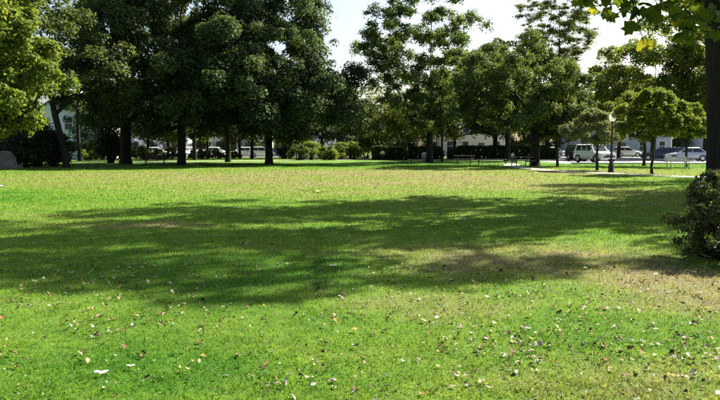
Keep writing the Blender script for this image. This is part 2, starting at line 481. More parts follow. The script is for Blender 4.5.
def make_grass(n=405000):
    g = np.random.default_rng(3)
    D = 3.0 * (62.0 / 3.0) ** g.random(n)
    x = (g.random(n) * 2 - 1) * (0.56 * D + 1.9)
    y = D
    cl = vnoise(x, y, 0.16, 5) * 0.6 + vnoise(x, y, 0.05, 6) * 0.4
    keep = (g.random(n) < 0.45 + cl) & ~on_hard(x, y)
    x, y, D, cl = x[keep], y[keep], D[keep], cl[keep]
    n = len(x)
    sc = np.maximum(1.0, D / 7.0)
    h = (0.010 + 0.018 * g.random(n) ** 1.3 + 0.022 * cl) * np.minimum(sc, 1.8) ** 0.5
    wd = (0.005 + 0.007 * g.random(n) ** 2) * sc ** 1.05
    a = g.random(n) * 2 * np.pi
    b = g.random(n) * 2 * np.pi
    lean = h * (0.3 + 1.0 * g.random(n))
    dx, dy = np.cos(a) * wd / 2, np.sin(a) * wd / 2
    V = np.empty((n, 3, 3), np.float32)
    V[:, 0] = np.stack([x - dx, y - dy, np.zeros(n)], 1)
    V[:, 1] = np.stack([x + dx, y + dy, np.zeros(n)], 1)
    V[:, 2] = np.stack([x + np.cos(b) * lean, y + np.sin(b) * lean, h], 1)
    t = np.clip(0.15 + 0.7 * vnoise(x, y, 0.06, 21) * (0.6 + 0.8 * vnoise(x, y, 0.21, 22)) + 0.16 * g.standard_normal(n), 0, 0.9)
    t[g.random(n) < 0.02] = 1.0
    t = 0.5 + (t - 0.5) * np.clip(9.0 / D, 0.35, 1)
    me = mesh_np('grass', V.reshape(-1, 3), np.arange(n * 3).reshape(-1, 3), M['blade'], False, t)
    tag(link('grass', me), 'short green lawn grass with dry blades', 'grass', None, 'stuff')
make_grass()

# ------------------------------------------------------------------ trees
def leaf_cloud(g, cen, rad, n_per, size, flat=0.75, up=0.7, ctint=None, shell=0.55, aspect=0.62, droop=0.25):
    cen = np.asarray(cen); k = len(cen)
    cnt = np.maximum(6, (n_per * (rad / rad.mean()) ** 2)).astype(int)
    idx = np.repeat(np.arange(k), cnt)
    n = len(idx)
    d = g.standard_normal((n, 3)); d /= np.linalg.norm(d, axis=1)[:, None]
    low = d[:, 2] < -0.35
    d[low, 2] *= np.where(g.random(low.sum()) < 0.7, -1, 1)
    r = rad[idx] * (shell + (1 - shell) * g.random(n)) * np.where(g.random(n) < 0.12, 1.25, 1.0)
    p = cen[idx] + d * r[:, None] * np.array([1, 1, flat])
    nrm = d * 0.65 + np.array([0, 0, up]) + g.standard_normal((n, 3)) * 0.6
    nrm /= np.linalg.norm(nrm, axis=1)[:, None]
    t = g.standard_normal((n, 3)); t[:, 2] -= droop
    t -= nrm * (t * nrm).sum(1)[:, None]; t /= np.linalg.norm(t, axis=1)[:, None] + 1e-9
    s = np.cross(nrm, t)
    L = size * (0.65 + 0.7 * g.random(n))[:, None]
    W = L * aspect * (0.8 + 0.4 * g.random(n))[:, None] * 0.5
    fold = W * 0.35
    V = np.empty((n, 4, 3), np.float32)
    V[:, 0] = p - t * L * 0.5
    V[:, 1] = p + s * W + nrm * fold - t * L * 0.05
    V[:, 2] = p + t * L * 0.5 - nrm * L * 0.08
    V[:, 3] = p - s * W + nrm * fold - t * L * 0.05
    b = (np.arange(n) * 4)[:, None]
    F = np.concatenate([b + np.array([[0, 1, 2]]), b + np.array([[0, 2, 3]])], 1).reshape(-1, 3)
    ct = g.random(k) if ctint is None else ctint
    tint = np.clip(0.5 * ct[idx] + 0.5 * g.random(n), 0, 1)
    return V.reshape(-1, 3), F, np.repeat(tint, 2)

def crown_points(g, n, z0, z1, R, prof, off=(0, 0), inner=0.25, tries=5, squash=(1, 1), amp=1.0):
    ts, rs = zip(*prof)
    ph = g.random(6) * 6.28
    pts = []
    wt = np.interp(np.linspace(0, 1, 60), ts, rs) ** 1.4 + 0.05
    cdf = np.cumsum(wt) / wt.sum()
    for _ in range(n):
        best, bd = None, -1
        for _ in range(tries):
            t = np.interp(g.random(), cdf, np.linspace(0, 1, 60))
            a = g.random() * 6.283
            lump = 1 + amp * (0.13 * math.sin(2 * a + ph[0] + 5 * t) + 0.13 * math.sin(3 * a + ph[1] - 9 * t) + 0.13 * math.sin(5 * a + ph[2] + 15 * t))
            rr = R * np.interp(t, ts, rs) * lump * math.sqrt(inner + (1 - inner) * g.random())
            p = np.array([off[0] * min(1, t * 2) + rr * math.cos(a) * squash[0], off[1] * min(1, t * 2) + rr * math.sin(a) * squash[1], z0 + (z1 - z0) * t])
            d = min((np.linalg.norm(p - q) for q in pts[-80:]), default=9)
            if d > bd: best, bd = p, d
        pts.append(best)
    return np.array(pts)

def skeleton(g, pts, top, tr, first, lean=(0, 0), k_trunk=10, wig=0.12, k_limb=5, rmin=0.016, flare=1.45, pw=0.55):
    nz = 9
    z = np.linspace(0, top, nz)
    s = z / top
    tx = lean[0] * s ** 1.2 + np.cumsum(g.standard_normal(nz)) * wig * 0.35
    ty = lean[1] * s ** 1.2 + np.cumsum(g.standard_normal(nz)) * wig * 0.35
    tx -= tx[0]; ty -= ty[0]
    nodes = [np.array([a, b, c]) for a, b, c in zip(tx, ty, z)]
    parent = [-1] + list(range(nz - 1))
    count = [0.0] * nz
    chains = []
    order = np.argsort(np.linalg.norm(pts - np.array([tx[3], ty[3], first]), axis=1))
    for ci in order:
        c = pts[ci]
        A = np.array(nodes)
        dv = c - A
        dist = np.linalg.norm(dv, axis=1)
        hor = np.linalg.norm(dv[:, :2], axis=1)
        cost = dist + 1.1 * np.maximum(0, A[:, 2] - c[2] + 0.35 * hor) + np.where(A[:, 2] < first, 30, 0)
        b = int(np.argmin(cost))
        P0 = A[b]; L = dist[b]
        m = max(2, min(5, int(L / 0.9) + 1))
        P1 = P0 + (c - P0) * 0.45 + np.array([0, 0, 0.10 * L]) + g.standard_normal(3) * 0.06 * L
        ch = [b]
        for j in range(1, m + 1):
            u = j / m
            q = P0 * (1 - u) ** 2 + 2 * P1 * u * (1 - u) + c * u * u
            nodes.append(q); parent.append(ch[-1]); count.append(0.0); ch.append(len(nodes) - 1)
        chains.append(ch)
        q = ch[-1]
        while q != -1:
            count[q] += 1; q = parent[q]
    cnt = np.array(count); tot = max(1, cnt[0])
    rad = np.maximum(rmin, tr * (cnt / tot) ** pw)
    A = np.array(nodes)
    parts = []
    trr = np.maximum(rad[:nz], 0.05)
    P = A[:nz].copy()
    tz = np.array([0.0, 0.18, 0.5]) 
    ext = np.stack([np.interp(tz, P[:, 2], P[:, 0]), np.interp(tz, P[:, 2], P[:, 1]), tz], 1)
    P = np.concatenate([ext, P[1:]]); rr = np.concatenate([[tr * flare, tr * (1 + (flare - 1) * 0.45), tr * 1.06], trr[1:]])
    P[0, 2] = -0.05
    parts.append(tube(P, rr, k_trunk))
    for ch in chains:
        r = rad[ch].copy(); r[0] = min(r[0], r[1] * 1.25)
        parts.append(tube(A[ch], r, k_limb))
    return join_np(parts)

def tree(name, base, H, z0, R, prof, leaf, nclump, nleaf, size, tr, label, group=None, seed=1, rc=1.0, off=(0, 0), inner=0.25,
         lean=(0, 0), first=None, flat=0.75, barkm='bark', top=None, extra=None, up=0.7, lump=1.0, wig=0.12, pw=0.58, dens=0.62, lsz=1.07, lobes=None, shell=0.55, squash=(1, 1), aspect=0.62):
    g = np.random.default_rng(seed)
    ctint = None
    if lobes:        # big rounded lobes, each made of smaller leaf clumps on its upper side
        nl, RL, kk = lobes
        ctr = crown_points(g, nl, z0 + RL * 0.15, H - RL * 0.8, R - RL * 0.35, prof, off, 0.25, 8, squash=squash, amp=lump)
        pts, ctint = [], []
        for c in ctr:
            rl = RL * g.uniform(0.65, 1.2); tb = g.random()
            for q in range(kk):
                d = g.standard_normal(3); d /= np.linalg.norm(d); d[2] = d[2] if d[2] > -0.3 else -0.6 * d[2]
                pts.append(c + d * rl * g.uniform(0.55, 1.0) * np.array([1, 1, 0.95])); ctint.append(np.clip(0.65 * tb + 0.35 * g.random(), 0, 1))
        pts = np.array(pts); ctint = np.array(ctint)
    else:
        pts = crown_points(g, nclump, z0, H - rc * 0.6, R, prof, off, inner, squash=squash, amp=lump)
    if extra is not None: pts = np.concatenate([pts, np.array(extra, float)])
    rad = rc * (0.5 + 0.95 * g.random(len(pts)) ** 1.3)
    root = empty(name, base, 0, label, 'tree', group)
    V, F = skeleton(g, pts, top or H * 0.72, tr, first if first is not None else z0 * 0.9, lean, wig=wig, pw=pw)
    link('trunk', mesh_np('trunk', V, F, M[barkm], True), None, root)
    V, F, t = leaf_cloud(g, pts, rad, nleaf * dens, size * lsz, 0.95 if lobes else flat, up, ctint if extra is None else None, shell=shell, aspect=aspect)
    link('crown', mesh_np('crown', V, F, M[leaf], False, t), None, root)
    return root

ROUND = [(0, .55), (.15, .9), (.4, 1), (.65, .88), (.85, .6), (1, .22)]
OAK = [(0, .38), (.06, .66), (.16, .93), (.35, 1), (.6, .92), (.82, .68), (1, .25)]
CONE = [(0, .42), (.06, .72), (.14, .97), (.30, 1), (.5, .83), (.62, .62), (.78, .44), (.93, .24), (1, .08)]
VASE = [(0, .35), (.2, .7), (.45, .95), (.7, 1), (.88, .75), (1, .3)]

def G(px, py):
    v = gp(px, py); return (v.x, v.y, 0)

TALL = 'large shade trees along the edge of the lawn'
tree('maple_tree', G(-22, 172.5), 15.5, 1.9, 4.7, OAK, 'leaf_bright', 150, 140, 0.24, 0.30, 'bright yellow-green maple standing beside the grey boulder', seed=11, rc=0.62, first=1.8, up=0.45, lump=0.45, dens=1.2, lsz=1.08, lobes=(70, 1.2, 6))
tree('shade_tree', G(67, 167.5), 14.5, 5.6, 4.6, ROUND, 'leaf_oak', 60, 240, 0.24, 0.23, 'dark tree with a leaning trunk between the dark shrubs and the white house', TALL, 12, 0.9, lean=(-2.6, 0.5), first=3.0)
tree('shade_tree', G(126, 164), 19.5, 3.6, 7.6, OAK, 'leaf_oak', 200, 180, 0.25, 0.46, 'tall dark tree with the thickest trunk, just left of the dark bench', TALL, 13, 0.82, first=3.4, off=(0.8, 0), dens=1.05, lsz=1.02, lobes=(68, 1.6, 6))
tree('shade_tree', G(181.5, 165), 18.5, 2.3, 7.0, OAK, 'leaf_dark', 200, 180, 0.25, 0.33, 'tall dark tree with a straight trunk just right of the dark bench', TALL, 14, 0.82, first=3.0, dens=1.05, lsz=1.02, lobes=(58, 1.6, 6))
tree('shade_tree', G(228, 162), 17.0, 2.8, 5.4, ROUND, 'leaf_oak', 110, 200, 0.25, 0.26, 'dark tree with a thin trunk in front of the white sedan', TALL, 15, 0.74, first=3.0, lobes=(28, 1.6, 6))
tree('shade_tree', G(269, 164), 18.8, 2.0, 8.0, CONE, 'leaf_dark', 260, 165, 0.25, 0.32, 'very tall dense dark tree with a peaked crown beside the open sky', TALL, 16, 0.86, first=2.6, dens=1.0, lsz=1.02, lobes=(108, 1.5, 6))
tree('shade_tree', G(252, 158.5), 13, 3.2, 4.2, ROUND, 'leaf_mid', 50, 260, 0.25, 0.20, 'slim tree standing behind the white sedan and the dense dark tree', TALL, 17, 1.1, first=3)
tree('shade_tree', G(195, 160), 14, 3.2, 4.5, ROUND, 'leaf_mid', 55, 260, 0.25, 0.22, 'slim tree whose trunk rises beside the white hatchback', TALL, 18, 1.1, first=3)
tree('shade_tree', G(80, 161), 15, 5.5, 4.0, VASE, 'leaf_mid', 36, 220, 0.25, 0.20, 'slim tree rising in front of the white house', TALL, 19, 1.0, first=3)
tree('locust_tree', G(429.5, 162.5), 17.4, 2.8, 5.5, [(0, .45), (.2, .8), (.45, 1), (.7, .92), (.88, .66), (1, .25)], 'leaf_light', 240, 85, 0.22, 0.33, 'tall airy tree with open branches showing sky through its crown', TALL, 21, 0.58, off=(-1.2, 0), first=3.0, inner=0.15, barkm='bark', shell=0.25, flat=0.95, top=14.5, wig=0.07, pw=0.8, lump=0.9, dens=1.0, lsz=0.98, lobes=(120, 0.95, 5))
tree('shade_tree', G(410, 158.5), 8.2, 2.6, 3.6, ROUND, 'leaf_yellow', 48, 230, 0.24, 0.20, 'low golden-tinged tree behind the clipped round hedge', TALL, 22, 0.85, first=2.2)
tree('shade_tree', G(442, 161.5), 9.5, 3.4, 3.0, ROUND, 'leaf_mid', 40, 230, 0.24, 0.11, 'thin young tree right beside the tall airy tree', TALL, 23, 0.85, first=2.4)
tree('shade_tree', G(535, 166), 10.4, 2.7, 5.6, OAK, 'leaf_mid', 120, 180, 0.22, 0.36, 'broad round-crowned tree with a forked trunk beside the picnic table', TALL, 24, 0.6, off=(-1.6, 1.0), first=2.0, top=6.0, dens=1.15, lsz=0.86, lobes=(60, 1.3, 5))
tree('shade_tree', G(507, 161), 11.8, 2.8, 5.2, OAK, 'leaf_dark', 110, 200, 0.24, 0.26, 'broad dark tree standing in front of the long hedge', TALL, 25, 0.68, off=(-2.0, 0), first=2.2, lobes=(46, 1.4, 5))
tree('small_tree', G(557.5, 166), 6.1, 2.0, 2.3, ROUND, 'leaf_olive', 44, 130, 0.17, 0.10, 'small rusty-leaved tree between the forked tree and the white off-road car', 'small young trees near the lamp post', 26, 0.36, first=1.5, barkm='bark_grey', dens=1.2, lsz=0.9, lobes=(24, 0.75, 5))
tree('small_tree', G(597, 170.5), 4.0, 1.7, 2.0, ROUND, 'leaf_pale', 40, 120, 0.15, 0.08, 'small pale olive tree beside the lamp post', 'small young trees near the lamp post', 27, 0.30, first=1.2, barkm='bark_grey', dens=1.2, lsz=0.9, lobes=(21, 0.6, 5))
tree('small_tree', G(652, 174), 4.9, 1.9, 2.0, ROUND, 'leaf_yellow', 60, 130, 0.15, 0.075, 'small round tree at the bend of the footpath', 'small young trees near the lamp post', 28, 0.30, first=1.3, barkm='bark_grey', dens=1.2, lsz=0.9, lobes=(32, 0.62, 5))
tree('small_tree', G(644, 165.8), 6.6, 2.6, 2.4, ROUND, 'leaf_yellow', 50, 130, 0.17, 0.11, 'young tree behind the small round tree, before the parking area', 'small young trees near the lamp post', 29, 0.38, first=1.8, barkm='bark_grey', dens=1.2, lsz=0.9, lobes=(27, 0.8, 5))
tree('small_tree', G(686, 167), 4.9, 2.1, 1.7, ROUND, 'leaf_yellow', 40, 130, 0.16, 0.09, 'small olive tree beside the pale park bench', 'small young trees near the lamp post', 30, 0.30, first=1.5, barkm='bark_grey', dens=1.2, lsz=0.9, lobes=(24, 0.6, 5))

# taller trees behind the small ones
def GX(px, Y): return ((px - 360) / FPX * Y, Y, 0)
BACK = 'trees rising behind the parking area'
tree('shade_tree', GX(652, 91), 18.0, 3.0, 7.4, OAK, 'leaf_yellow', 190, 190, 0.28, 0.30, 'large yellow-green tree behind the parked silver cars', BACK, 31, 0.9, first=2.6, lobes=(74, 1.7, 5))
tree('shade_tree', GX(618, 98), 13.0, 3.0, 4.8, OAK, 'leaf_olive', 80, 220, 0.28, 0.26, 'olive tree behind the white off-road car', BACK, 32, 0.8, first=2.6, lobes=(32, 1.5, 5))
tree('shade_tree', GX(704, 88), 17.0, 3.0, 5.8, OAK, 'leaf_yellow', 90, 220, 0.28, 0.28, 'yellow-green tree seen past the big right-hand trunk', BACK, 33, 0.9, first=2.6, lobes=(44, 1.6, 5))
tree('shade_tree', GX(494, 88), 15.3, 2.6, 5.0, OAK, 'leaf_light', 90, 220, 0.28, 0.28, 'mid-green tree rising above the long hedge', BACK, 34, 0.8, first=2.4, lobes=(34, 1.6, 5))
tree('shade_tree', GX(546, 90), 13.5, 2.6, 5.0, OAK, 'leaf_light', 90, 220, 0.28, 0.28, 'mid-green tree behind the forked tree', BACK, 35, 0.8, first=2.4, lobes=(34, 1.6, 5))
tree('shade_tree', GX(455, 92), 14.5, 2.8, 4.2, ROUND, 'leaf_olive', 66, 250, 0.28, 0.24, 'loose olive tree filling the gap beside the tall airy tree', BACK, 36, 1.1, first=2.6)
tree('pine_tree', GX(556, 96), 23.5, 12.5, 5.2, [(0, .5), (.3, 1), (.6, .9), (.85, .8), (1, .4)], 'leaf_mid', 240, 150, 0.25, 0.26, 'wispy tall tree with open bluish branches against the sky', BACK, 37, 0.85, flat=0.5, first=11, inner=0.1, shell=0.0, aspect=0.5, top=20.5, pw=0.68, dens=1.0, lsz=0.95)

UND = 'low-crowned trees in the shade behind the big trunks'
for i, (px, Y, H, z0, R, lf, lab) in enumerate(((104, 88, 9, 1.8, 3.6, 'leaf_dark', 'low dark tree between the white house and the thickest trunk'), (148, 87, 7.5, 2.6, 3.0, 'leaf_olive', 'low olive tree behind the dark bench'),
        (168, 90, 8, 2.2, 3.0, 'leaf_mid', 'low green tree left of the straight trunk in the background'), (208, 91, 8.5, 2.4, 3.6, 'leaf_yellow', 'low sunlit tree hanging over the far white car'),
        (240, 89, 8, 2.6, 3.0, 'leaf_olive', 'low olive tree above the white sedan'), (290, 92, 9, 2.0, 4.0, 'leaf_yellow', 'low sunlit tree above the blue car'),
        (322, 93, 9.5, 2.4, 3.8, 'leaf_dark', 'low dark tree above the small gable'), (350, 94, 10.5, 2.0, 4.4, 'leaf_dark', 'dark tree below the gap of open sky'),
        (378, 92, 9.2, 2.2, 3.8, 'leaf_mid', 'low green tree behind the golden-tinged tree'))):
    tree('understorey_tree', GX(px, Y), H, z0, R, ROUND, lf, 52, 190, 0.29, 0.16, lab, UND, 300 + i, 0.95, first=z0 * .8)

# trees on the right of the lawn that shade the grass
tree('maple_tree', GX(721.5, 23.5), 18.7, 6.6, 6.5, ROUND, 'leaf_near', 120, 290, 0.25, 0.43, 'huge dark-trunked maple standing behind the leafy bush', None, 41, 1.0, first=5.2, lean=(-0.8, 0.3), inner=0.15, off=(-0.6, 0.6))
tree('maple_tree', (17.6, 24.6, 0), 13.5, 4.8, 4.4, ROUND, 'leaf_near', 60, 260, 0.25, 0.28, 'second maple beside the huge dark-trunked one', None, 43, 0.95, first=4.2, inner=0.15)
tree('maple_tree', (21.5, 34.0, 0), 14.5, 4.6, 4.6, ROUND, 'leaf_near', 66, 250, 0.24, 0.30, 'maple beyond the huge dark trunk, at the end of the footpath', None, 42, 1.0, first=4.0)

# ------------------------------------------------------------------ overhanging maple with countable leaves
def maple_leaf_mesh(name, seed, mat, tintv):
    g = np.random.default_rng(seed)
    ang = np.radians([-90, -60, -35, -12, 12, 38, 62, 78, 90, 102, 118, 142, 168, 192, 215, 240])
    r = np.array([0.20, 0.40, 0.38, 0.54, 0.43, 0.62, 0.46, 0.55, 0.70, 0.55, 0.46, 0.62, 0.43, 0.54, 0.38, 0.40])
    r = r * (0.92 + 0.16 * g.random(len(r)))
    x, y = r * np.cos(ang), r * np.sin(ang) + 0.1
    z = -0.35 * (x ** 2) - 0.25 * np.maximum(y, 0) ** 2 + 0.05 * g.standard_normal(len(r))
    V = np.concatenate([[[0, 0.05, 0.02]], np.stack([x, y, z], 1)])
    n = len(r)
    F = [(0, 1 + i, 1 + (i + 1) % n) for i in range(n)]
    return mesh_np(name, V, F, mat, False, np.full(n, tintv))

g = np.random.default_rng(8)
Qb = Vector((9.6, 2.2, 0))
qroot = empty('maple_tree', Qb, 0, 'maple whose leafy limb hangs over the lawn with large single leaves', 'tree')
pts = crown_points(g, 46, 4.6, 11.5, 3.8, ROUND, (1.0, -1.0))
pts = np.concatenate([pts, np.array([(5.1, 7.3, 5.0), (5.8, 8.1, 5.9), (6.9, 7.6, 5.8), (6.2, 7.0, 5.2), (5.0, 8.0, 5.7), (6.9, 8.3, 6.6), (7.4, 6.4, 5.4)]) - np.array([9.6, 2.8, 0])])  # extra clumps out of view, added to shade the hanging leaves
limb_tip = Vector((2.0, 5.6, 2.95)) - Qb
V1, F1 = skeleton(g, pts, 8.5, 0.24, 4.0)
lp = [(0, 0, 3.2), (-1.6, 0.6, 3.75), (-3.6, 1.6, 3.75), (-5.4, 2.7, 3.45), (-6.6, 3.2, 3.15), tuple(limb_tip)]
parts = [(V1, F1), tube(lp, [0.10, 0.075, 0.05, 0.032, 0.018, 0.008], 7)]
twigs = []
lpa = np.array(lp)
for i in range(30):
    u = 2.6 + 2.4 * g.random() ** 0.8
    k = int(u); f = u - k
    p = lpa[min(k, 5)] * (1 - f) + lpa[min(k + 1, 5)] * f
    d = np.array([g.normal(-0.35, 0.5), g.normal(0.1, 0.55), g.normal(-0.25, 0.22)])
    L = 0.35 + 0.5 * g.random()
    q = p + d * L; mid = p + d * L * 0.5 + np.array([0, 0, 0.08])
    parts.append(tube([p, mid, q], [0.008, 0.006, 0.003], 4))
    twigs.append((p, mid, q))
V, F = join_np(parts)
link('trunk', mesh_np('trunk', V, F, M['bark'], True), None, qroot)
V, F, t = leaf_cloud(g, pts, 0.9 * (0.7 + 0.6 * g.random(len(pts))), 150, 0.21)
link('crown', mesh_np('crown', V, F, M['leaf_near'], False, t), None, qroot)
ml = [maple_leaf_mesh('leaf', 50 + i, M['leaf_near'], tv) for i, tv in enumerate((0.05, 0.2, 0.35, 0.5, 0.9))]  # backlit dark and sunlit yellow put into the leaf tints
def put_leaf(p, size, me, g, parent=None):
    o = link('leaf', me, None, parent)
    o.location = p
    o.rotation_euler = (g.normal(0.5, 0.6), g.normal(0, 0.5), g.random() * 6.28)
    o.scale = (size, size, size)
    return o
for (p, mid, q) in twigs:
    for j in range(7):
        u = 0.25 + 0.8 * g.random()
        b = p * (1 - u) ** 2 + 2 * mid * u * (1 - u) + q * u * u
        b = b + g.standard_normal(3) * np.array([0.07, 0.07, 0.04]) + np.array([0, 0, -0.05])
        put_leaf(b, 0.085 + 0.04 * g.random(), ml[g.choice(5, p=[.25, .28, .22, .15, .10])], g, qroot)
# clusters placed where the photograph shows them, hanging from the limb
def hang(px, py, Y, n, spread, mats):
    c = at(px, py, Y) - Qb
    j = int(np.argmin(np.linalg.norm(lpa - np.array(c), axis=1)))
    a = Vector(lpa[j])
    V, F = tube([a, (a + c) / 2 + Vector((0, 0, 0.12)), c], [0.008, 0.006, 0.003], 4)
    link('twig', mesh_np('twig', V, F, M['bark'], True), None, qroot)
    for _ in range(n):
        b = np.array(c) + g.standard_normal(3) * spread * np.array([1.2, 1, 0.55])
        put_leaf(b, 0.09 + 0.04 * g.random(), ml[g.choice(mats)], g, qroot)
hang(625, 10, 5.5, 12, 0.075, [0, 0, 1]); hang(640, 18, 5.4, 5, 0.05, [0, 1])
hang(609, 19, 5.5, 2, 0.02, [3]); hang(660, 8, 5.4, 3, 0.04, [0, 1]); hang(644, 44, 5.4, 3, 0.035, [4]); hang(584, 1, 5.5, 5, 0.04, [4, 3])
hang(676, 22, 5.3, 10, 0.11, [1, 2, 3]); hang(694, 18, 5.4, 16, 0.15, [1, 2, 3]); hang(712, 16, 5.4, 16, 0.15, [0, 1, 2]); hang(690, 36, 5.5, 8, 0.10, [2, 3, 4]); hang(714, 36, 5.5, 6, 0.10, [1, 2])

# ------------------------------------------------------------------ far rows of trees (copies)
def copy_tree(root, loc, rz, s, label, group):
    r = root.copy(); C.objects.link(r); r.location = loc; r.rotation_euler = (0, 0, rz); r.scale = (s, s, s)
    r['label'] = label; r['group'] = group
    for ch in root.children:
        c = ch.copy(); C.objects.link(c); c.parent = r
    return r
FARG = 'row of trees beyond the street'
FARL = 'mid-green tree in the far row beyond the street'
FARD = 'dark green tree in the far row beyond the street'
far0 = tree('street_tree', (-62, 116, 0), 11.5, 0.9, 5.2, OAK, 'leaf_mid', 84, 200, 0.34, 0.28, FARL, FARG, 61, 1.25, first=2.0)
far1 = tree('street_tree', (-50, 122, 0), 11.0, 0.8, 5.0, OAK, 'leaf_dark', 84, 200, 0.34, 0.28, FARD, FARG + ', the dark ones', 62, 1.25, first=2.0)
g = np.random.default_rng(77)
xs = np.linspace(-86, 92, 26)
for i, x in enumerate(xs):
    if abs(x + 62) < 3 or abs(x + 50) < 3: continue
    src = (far0, far1)[i % 2]
    px = 360 + 700 * x / 124
    s = 0.80 + 0.25 * g.random()
    if px < 200 or px > 430: s *= 1.2
    copy_tree(src, (x + g.normal(0, 1.2), 122 + g.normal(0, 5), 0), g.random() * 6.28, s, (FARL, FARD)[i % 2], FARG + ('', ', the dark ones')[i % 2])

# ------------------------------------------------------------------ shrubs, hedges
def shrub(name, base, h, rx, ry, leaf, n, size, label, cat='shrub', group=None, seed=0, ncl=26, rc=None, stems=True):
    g = np.random.default_rng(seed)
    root = empty(name, base, 0, label, cat, group)
    rc = rc or h * 0.24
    t = g.random(ncl); a = g.random(ncl) * 6.283
    rr = np.sqrt(0.1 + 0.9 * g.random(ncl)) * np.interp(t, [0, .3, .7, 1], [.8, 1, .8, .35])
    pts = np.stack([rr * np.cos(a) * (rx - rc * .5), rr * np.sin(a) * (ry - rc * .5), rc * 0.6 + t * (h - rc * 1.3)], 1)
    V, F, ti = leaf_cloud(g, pts, rc * (0.7 + 0.6 * g.random(ncl)), n // ncl, size, 0.85, 0.5, shell=0.3)
    V[:, 2] = np.maximum(V[:, 2], 0.01)
    link('foliage', mesh_np('foliage', V, F, M[leaf], False, ti), None, root)
    if stems:
        parts = []
        for p in pts[:18]:
            b = np.array([p[0] * .25, p[1] * .25, -0.02])
            parts.append(tube([b, (b + p) / 2 + g.standard_normal(3) * 0.05 * h, p], [0.022 * h, 0.014 * h, 0.006 * h], 5))
        V, F = join_np(parts)
        link('stems', mesh_np('stems', V, F, M['bark'], True), None, root)
    return root

# leafy bush at the right edge of the lawn
shrub('leafy_bush', (5.3, 9.8, 0), 1.32, 1.0, 1.0, 'leaf_bush', 12000, 0.062, 'leafy olive bush with glossy leaves in front of the huge trunk', 'bush', None, 5, 150, 0.125)
shrub('leafy_bush', (6.5, 10.6, 0), 1.30, 1.0, 1.0, 'leaf_bush', 6500, 0.068, 'second leafy bush beside the glossy olive bush', 'bush', None, 6, 50, 0.22)
DK = 'dark shrubs beside the boulder'
for i, (px, py, h, r, lab) in enumerate(((24, 167.5, 3.1, 1.5, 'dark green shrub directly behind the grey boulder'), (38, 167, 3.4, 1.6, 'dark green shrub in the middle of the dark clump'),
                                         (54, 166.5, 2.9, 1.4, 'dark green shrub next to the leaning trunk'), (8, 165, 3.4, 1.7, 'dark green shrub under the yellow-green maple'))):
    shrub('evergreen_shrub', G(px, py), h, r, r, 'leaf_conifer', 6000, 0.20, lab, 'shrub', DK, 70 + i, 34)
shrub('evergreen_shrub', G(110, 163), 4.9, 1.5, 1.5, 'leaf_conifer', 7500, 0.21, 'tall dark evergreen shrub beside the thickest trunk', 'shrub', None, 81, 44, 0.8)
YG = 'yellow-green shrubs in the middle distance'
for i, (px, py, h, r, lf, lab) in enumerate(((298, 160.2, 1.9, 1.4, 'leaf_mid', 'green shrub beside the blue car'), (312, 159.8, 2.2, 1.5, 'leaf_yellow', 'yellow-green shrub at the left of the gable'),
        (327, 160, 1.7, 1.4, 'leaf_yellow', 'low yellow-green shrub in front of the gable'), (341, 159.6, 2.0, 1.4, 'leaf_bright', 'bright shrub at the right of the gable'),
        (354, 159.4, 2.3, 1.3, 'leaf_yellow', 'yellow-green shrub near the footpath end'))):
    shrub('flowering_shrub', G(px, py), h, r, r, lf, 4200, 0.17, lab, 'shrub', YG, 90 + i, 26)
LS = 'low shrubs along the street'
for i, (px, Y, h, r, lf, lab) in enumerate(((88, 78, 1.2, 1.5, 'leaf_yellow', 'low pale shrub before the white house'), (146, 80, 1.7, 1.2, 'leaf_olive', 'olive shrub behind the dark bench'),
        (158, 82, 1.3, 1.3, 'leaf_mid', 'green shrub beside the olive shrub'), (172, 83, 1.6, 1.2, 'leaf_olive', 'olive shrub left of the straight trunk'),
        (136, 84, 1.3, 1.3, 'leaf_mid', 'low green shrub just right of the thickest trunk'), (205, 86, 1.2, 1.6, 'leaf_olive', 'low olive shrub before the far white car'), (194, 88, 1.1, 1.0, 'leaf_dark', 'low dark shrub beside the white hatchback seen end-on'), (233, 90, 0.9, 1.3, 'leaf_olive', 'low olive shrub at the foot of the thin-trunked tree'), (216, 88, 1.1, 1.4, 'leaf_mid', 'low green shrub before the far white car'),
        (366, 92, 2.6, 2.2, 'leaf_dark', 'dark shrub behind the end of the footpath'), (284, 90, 1.8, 1.4, 'leaf_dark', 'dark shrub at the right of the blue car'), (576, 80, 1.0, 1.3, 'leaf_yellow', 'small yellow-green shrub at the parking area edge'))):
    shrub('low_shrub', GX(px, Y), h, r, r * 0.8, lf, 2400, 0.17, lab, 'shrub', LS, 120 + i, 18)

SCR = 'tall shrubs along the far pavement'
for i, (px, Y, h, r_, lf, lab) in enumerate(((78, 86, 2.9, 1.5, 'leaf_mid', 'tall green shrub at the corner of the white gabled house'), (97, 84, 2.4, 1.4, 'leaf_olive', 'olive shrub under the slim tree by the white gabled house'),
        (128, 110.5, 3.0, 2.0, 'leaf_dark', 'tall dark shrub by the white house beyond the street'), (150, 110.6, 2.6, 1.9, 'leaf_mid', 'tall green shrub before the windows of the white house beyond the street'),
        (176, 110.4, 3.1, 2.0, 'leaf_dark', 'tall dark shrub between the white house and the cream house'), (203, 110.6, 3.0, 2.1, 'leaf_mid', 'tall green shrub at the left corner of the cream house'),
        (228, 110.5, 3.3, 2.1, 'leaf_dark', 'tall dark shrub before the cream house behind the white cars'), (256, 110.5, 3.1, 2.2, 'leaf_dark', 'tall dark shrub at the right corner of the cream house'),
        (282, 110.6, 3.2, 2.2, 'leaf_mid', 'tall green shrub behind the blue sedan'))):
    shrub('tall_shrub', GX(px, Y), h, r_, r_ * 0.8, lf, 2300, 0.24, lab, 'shrub', SCR, 160 + i, 20)

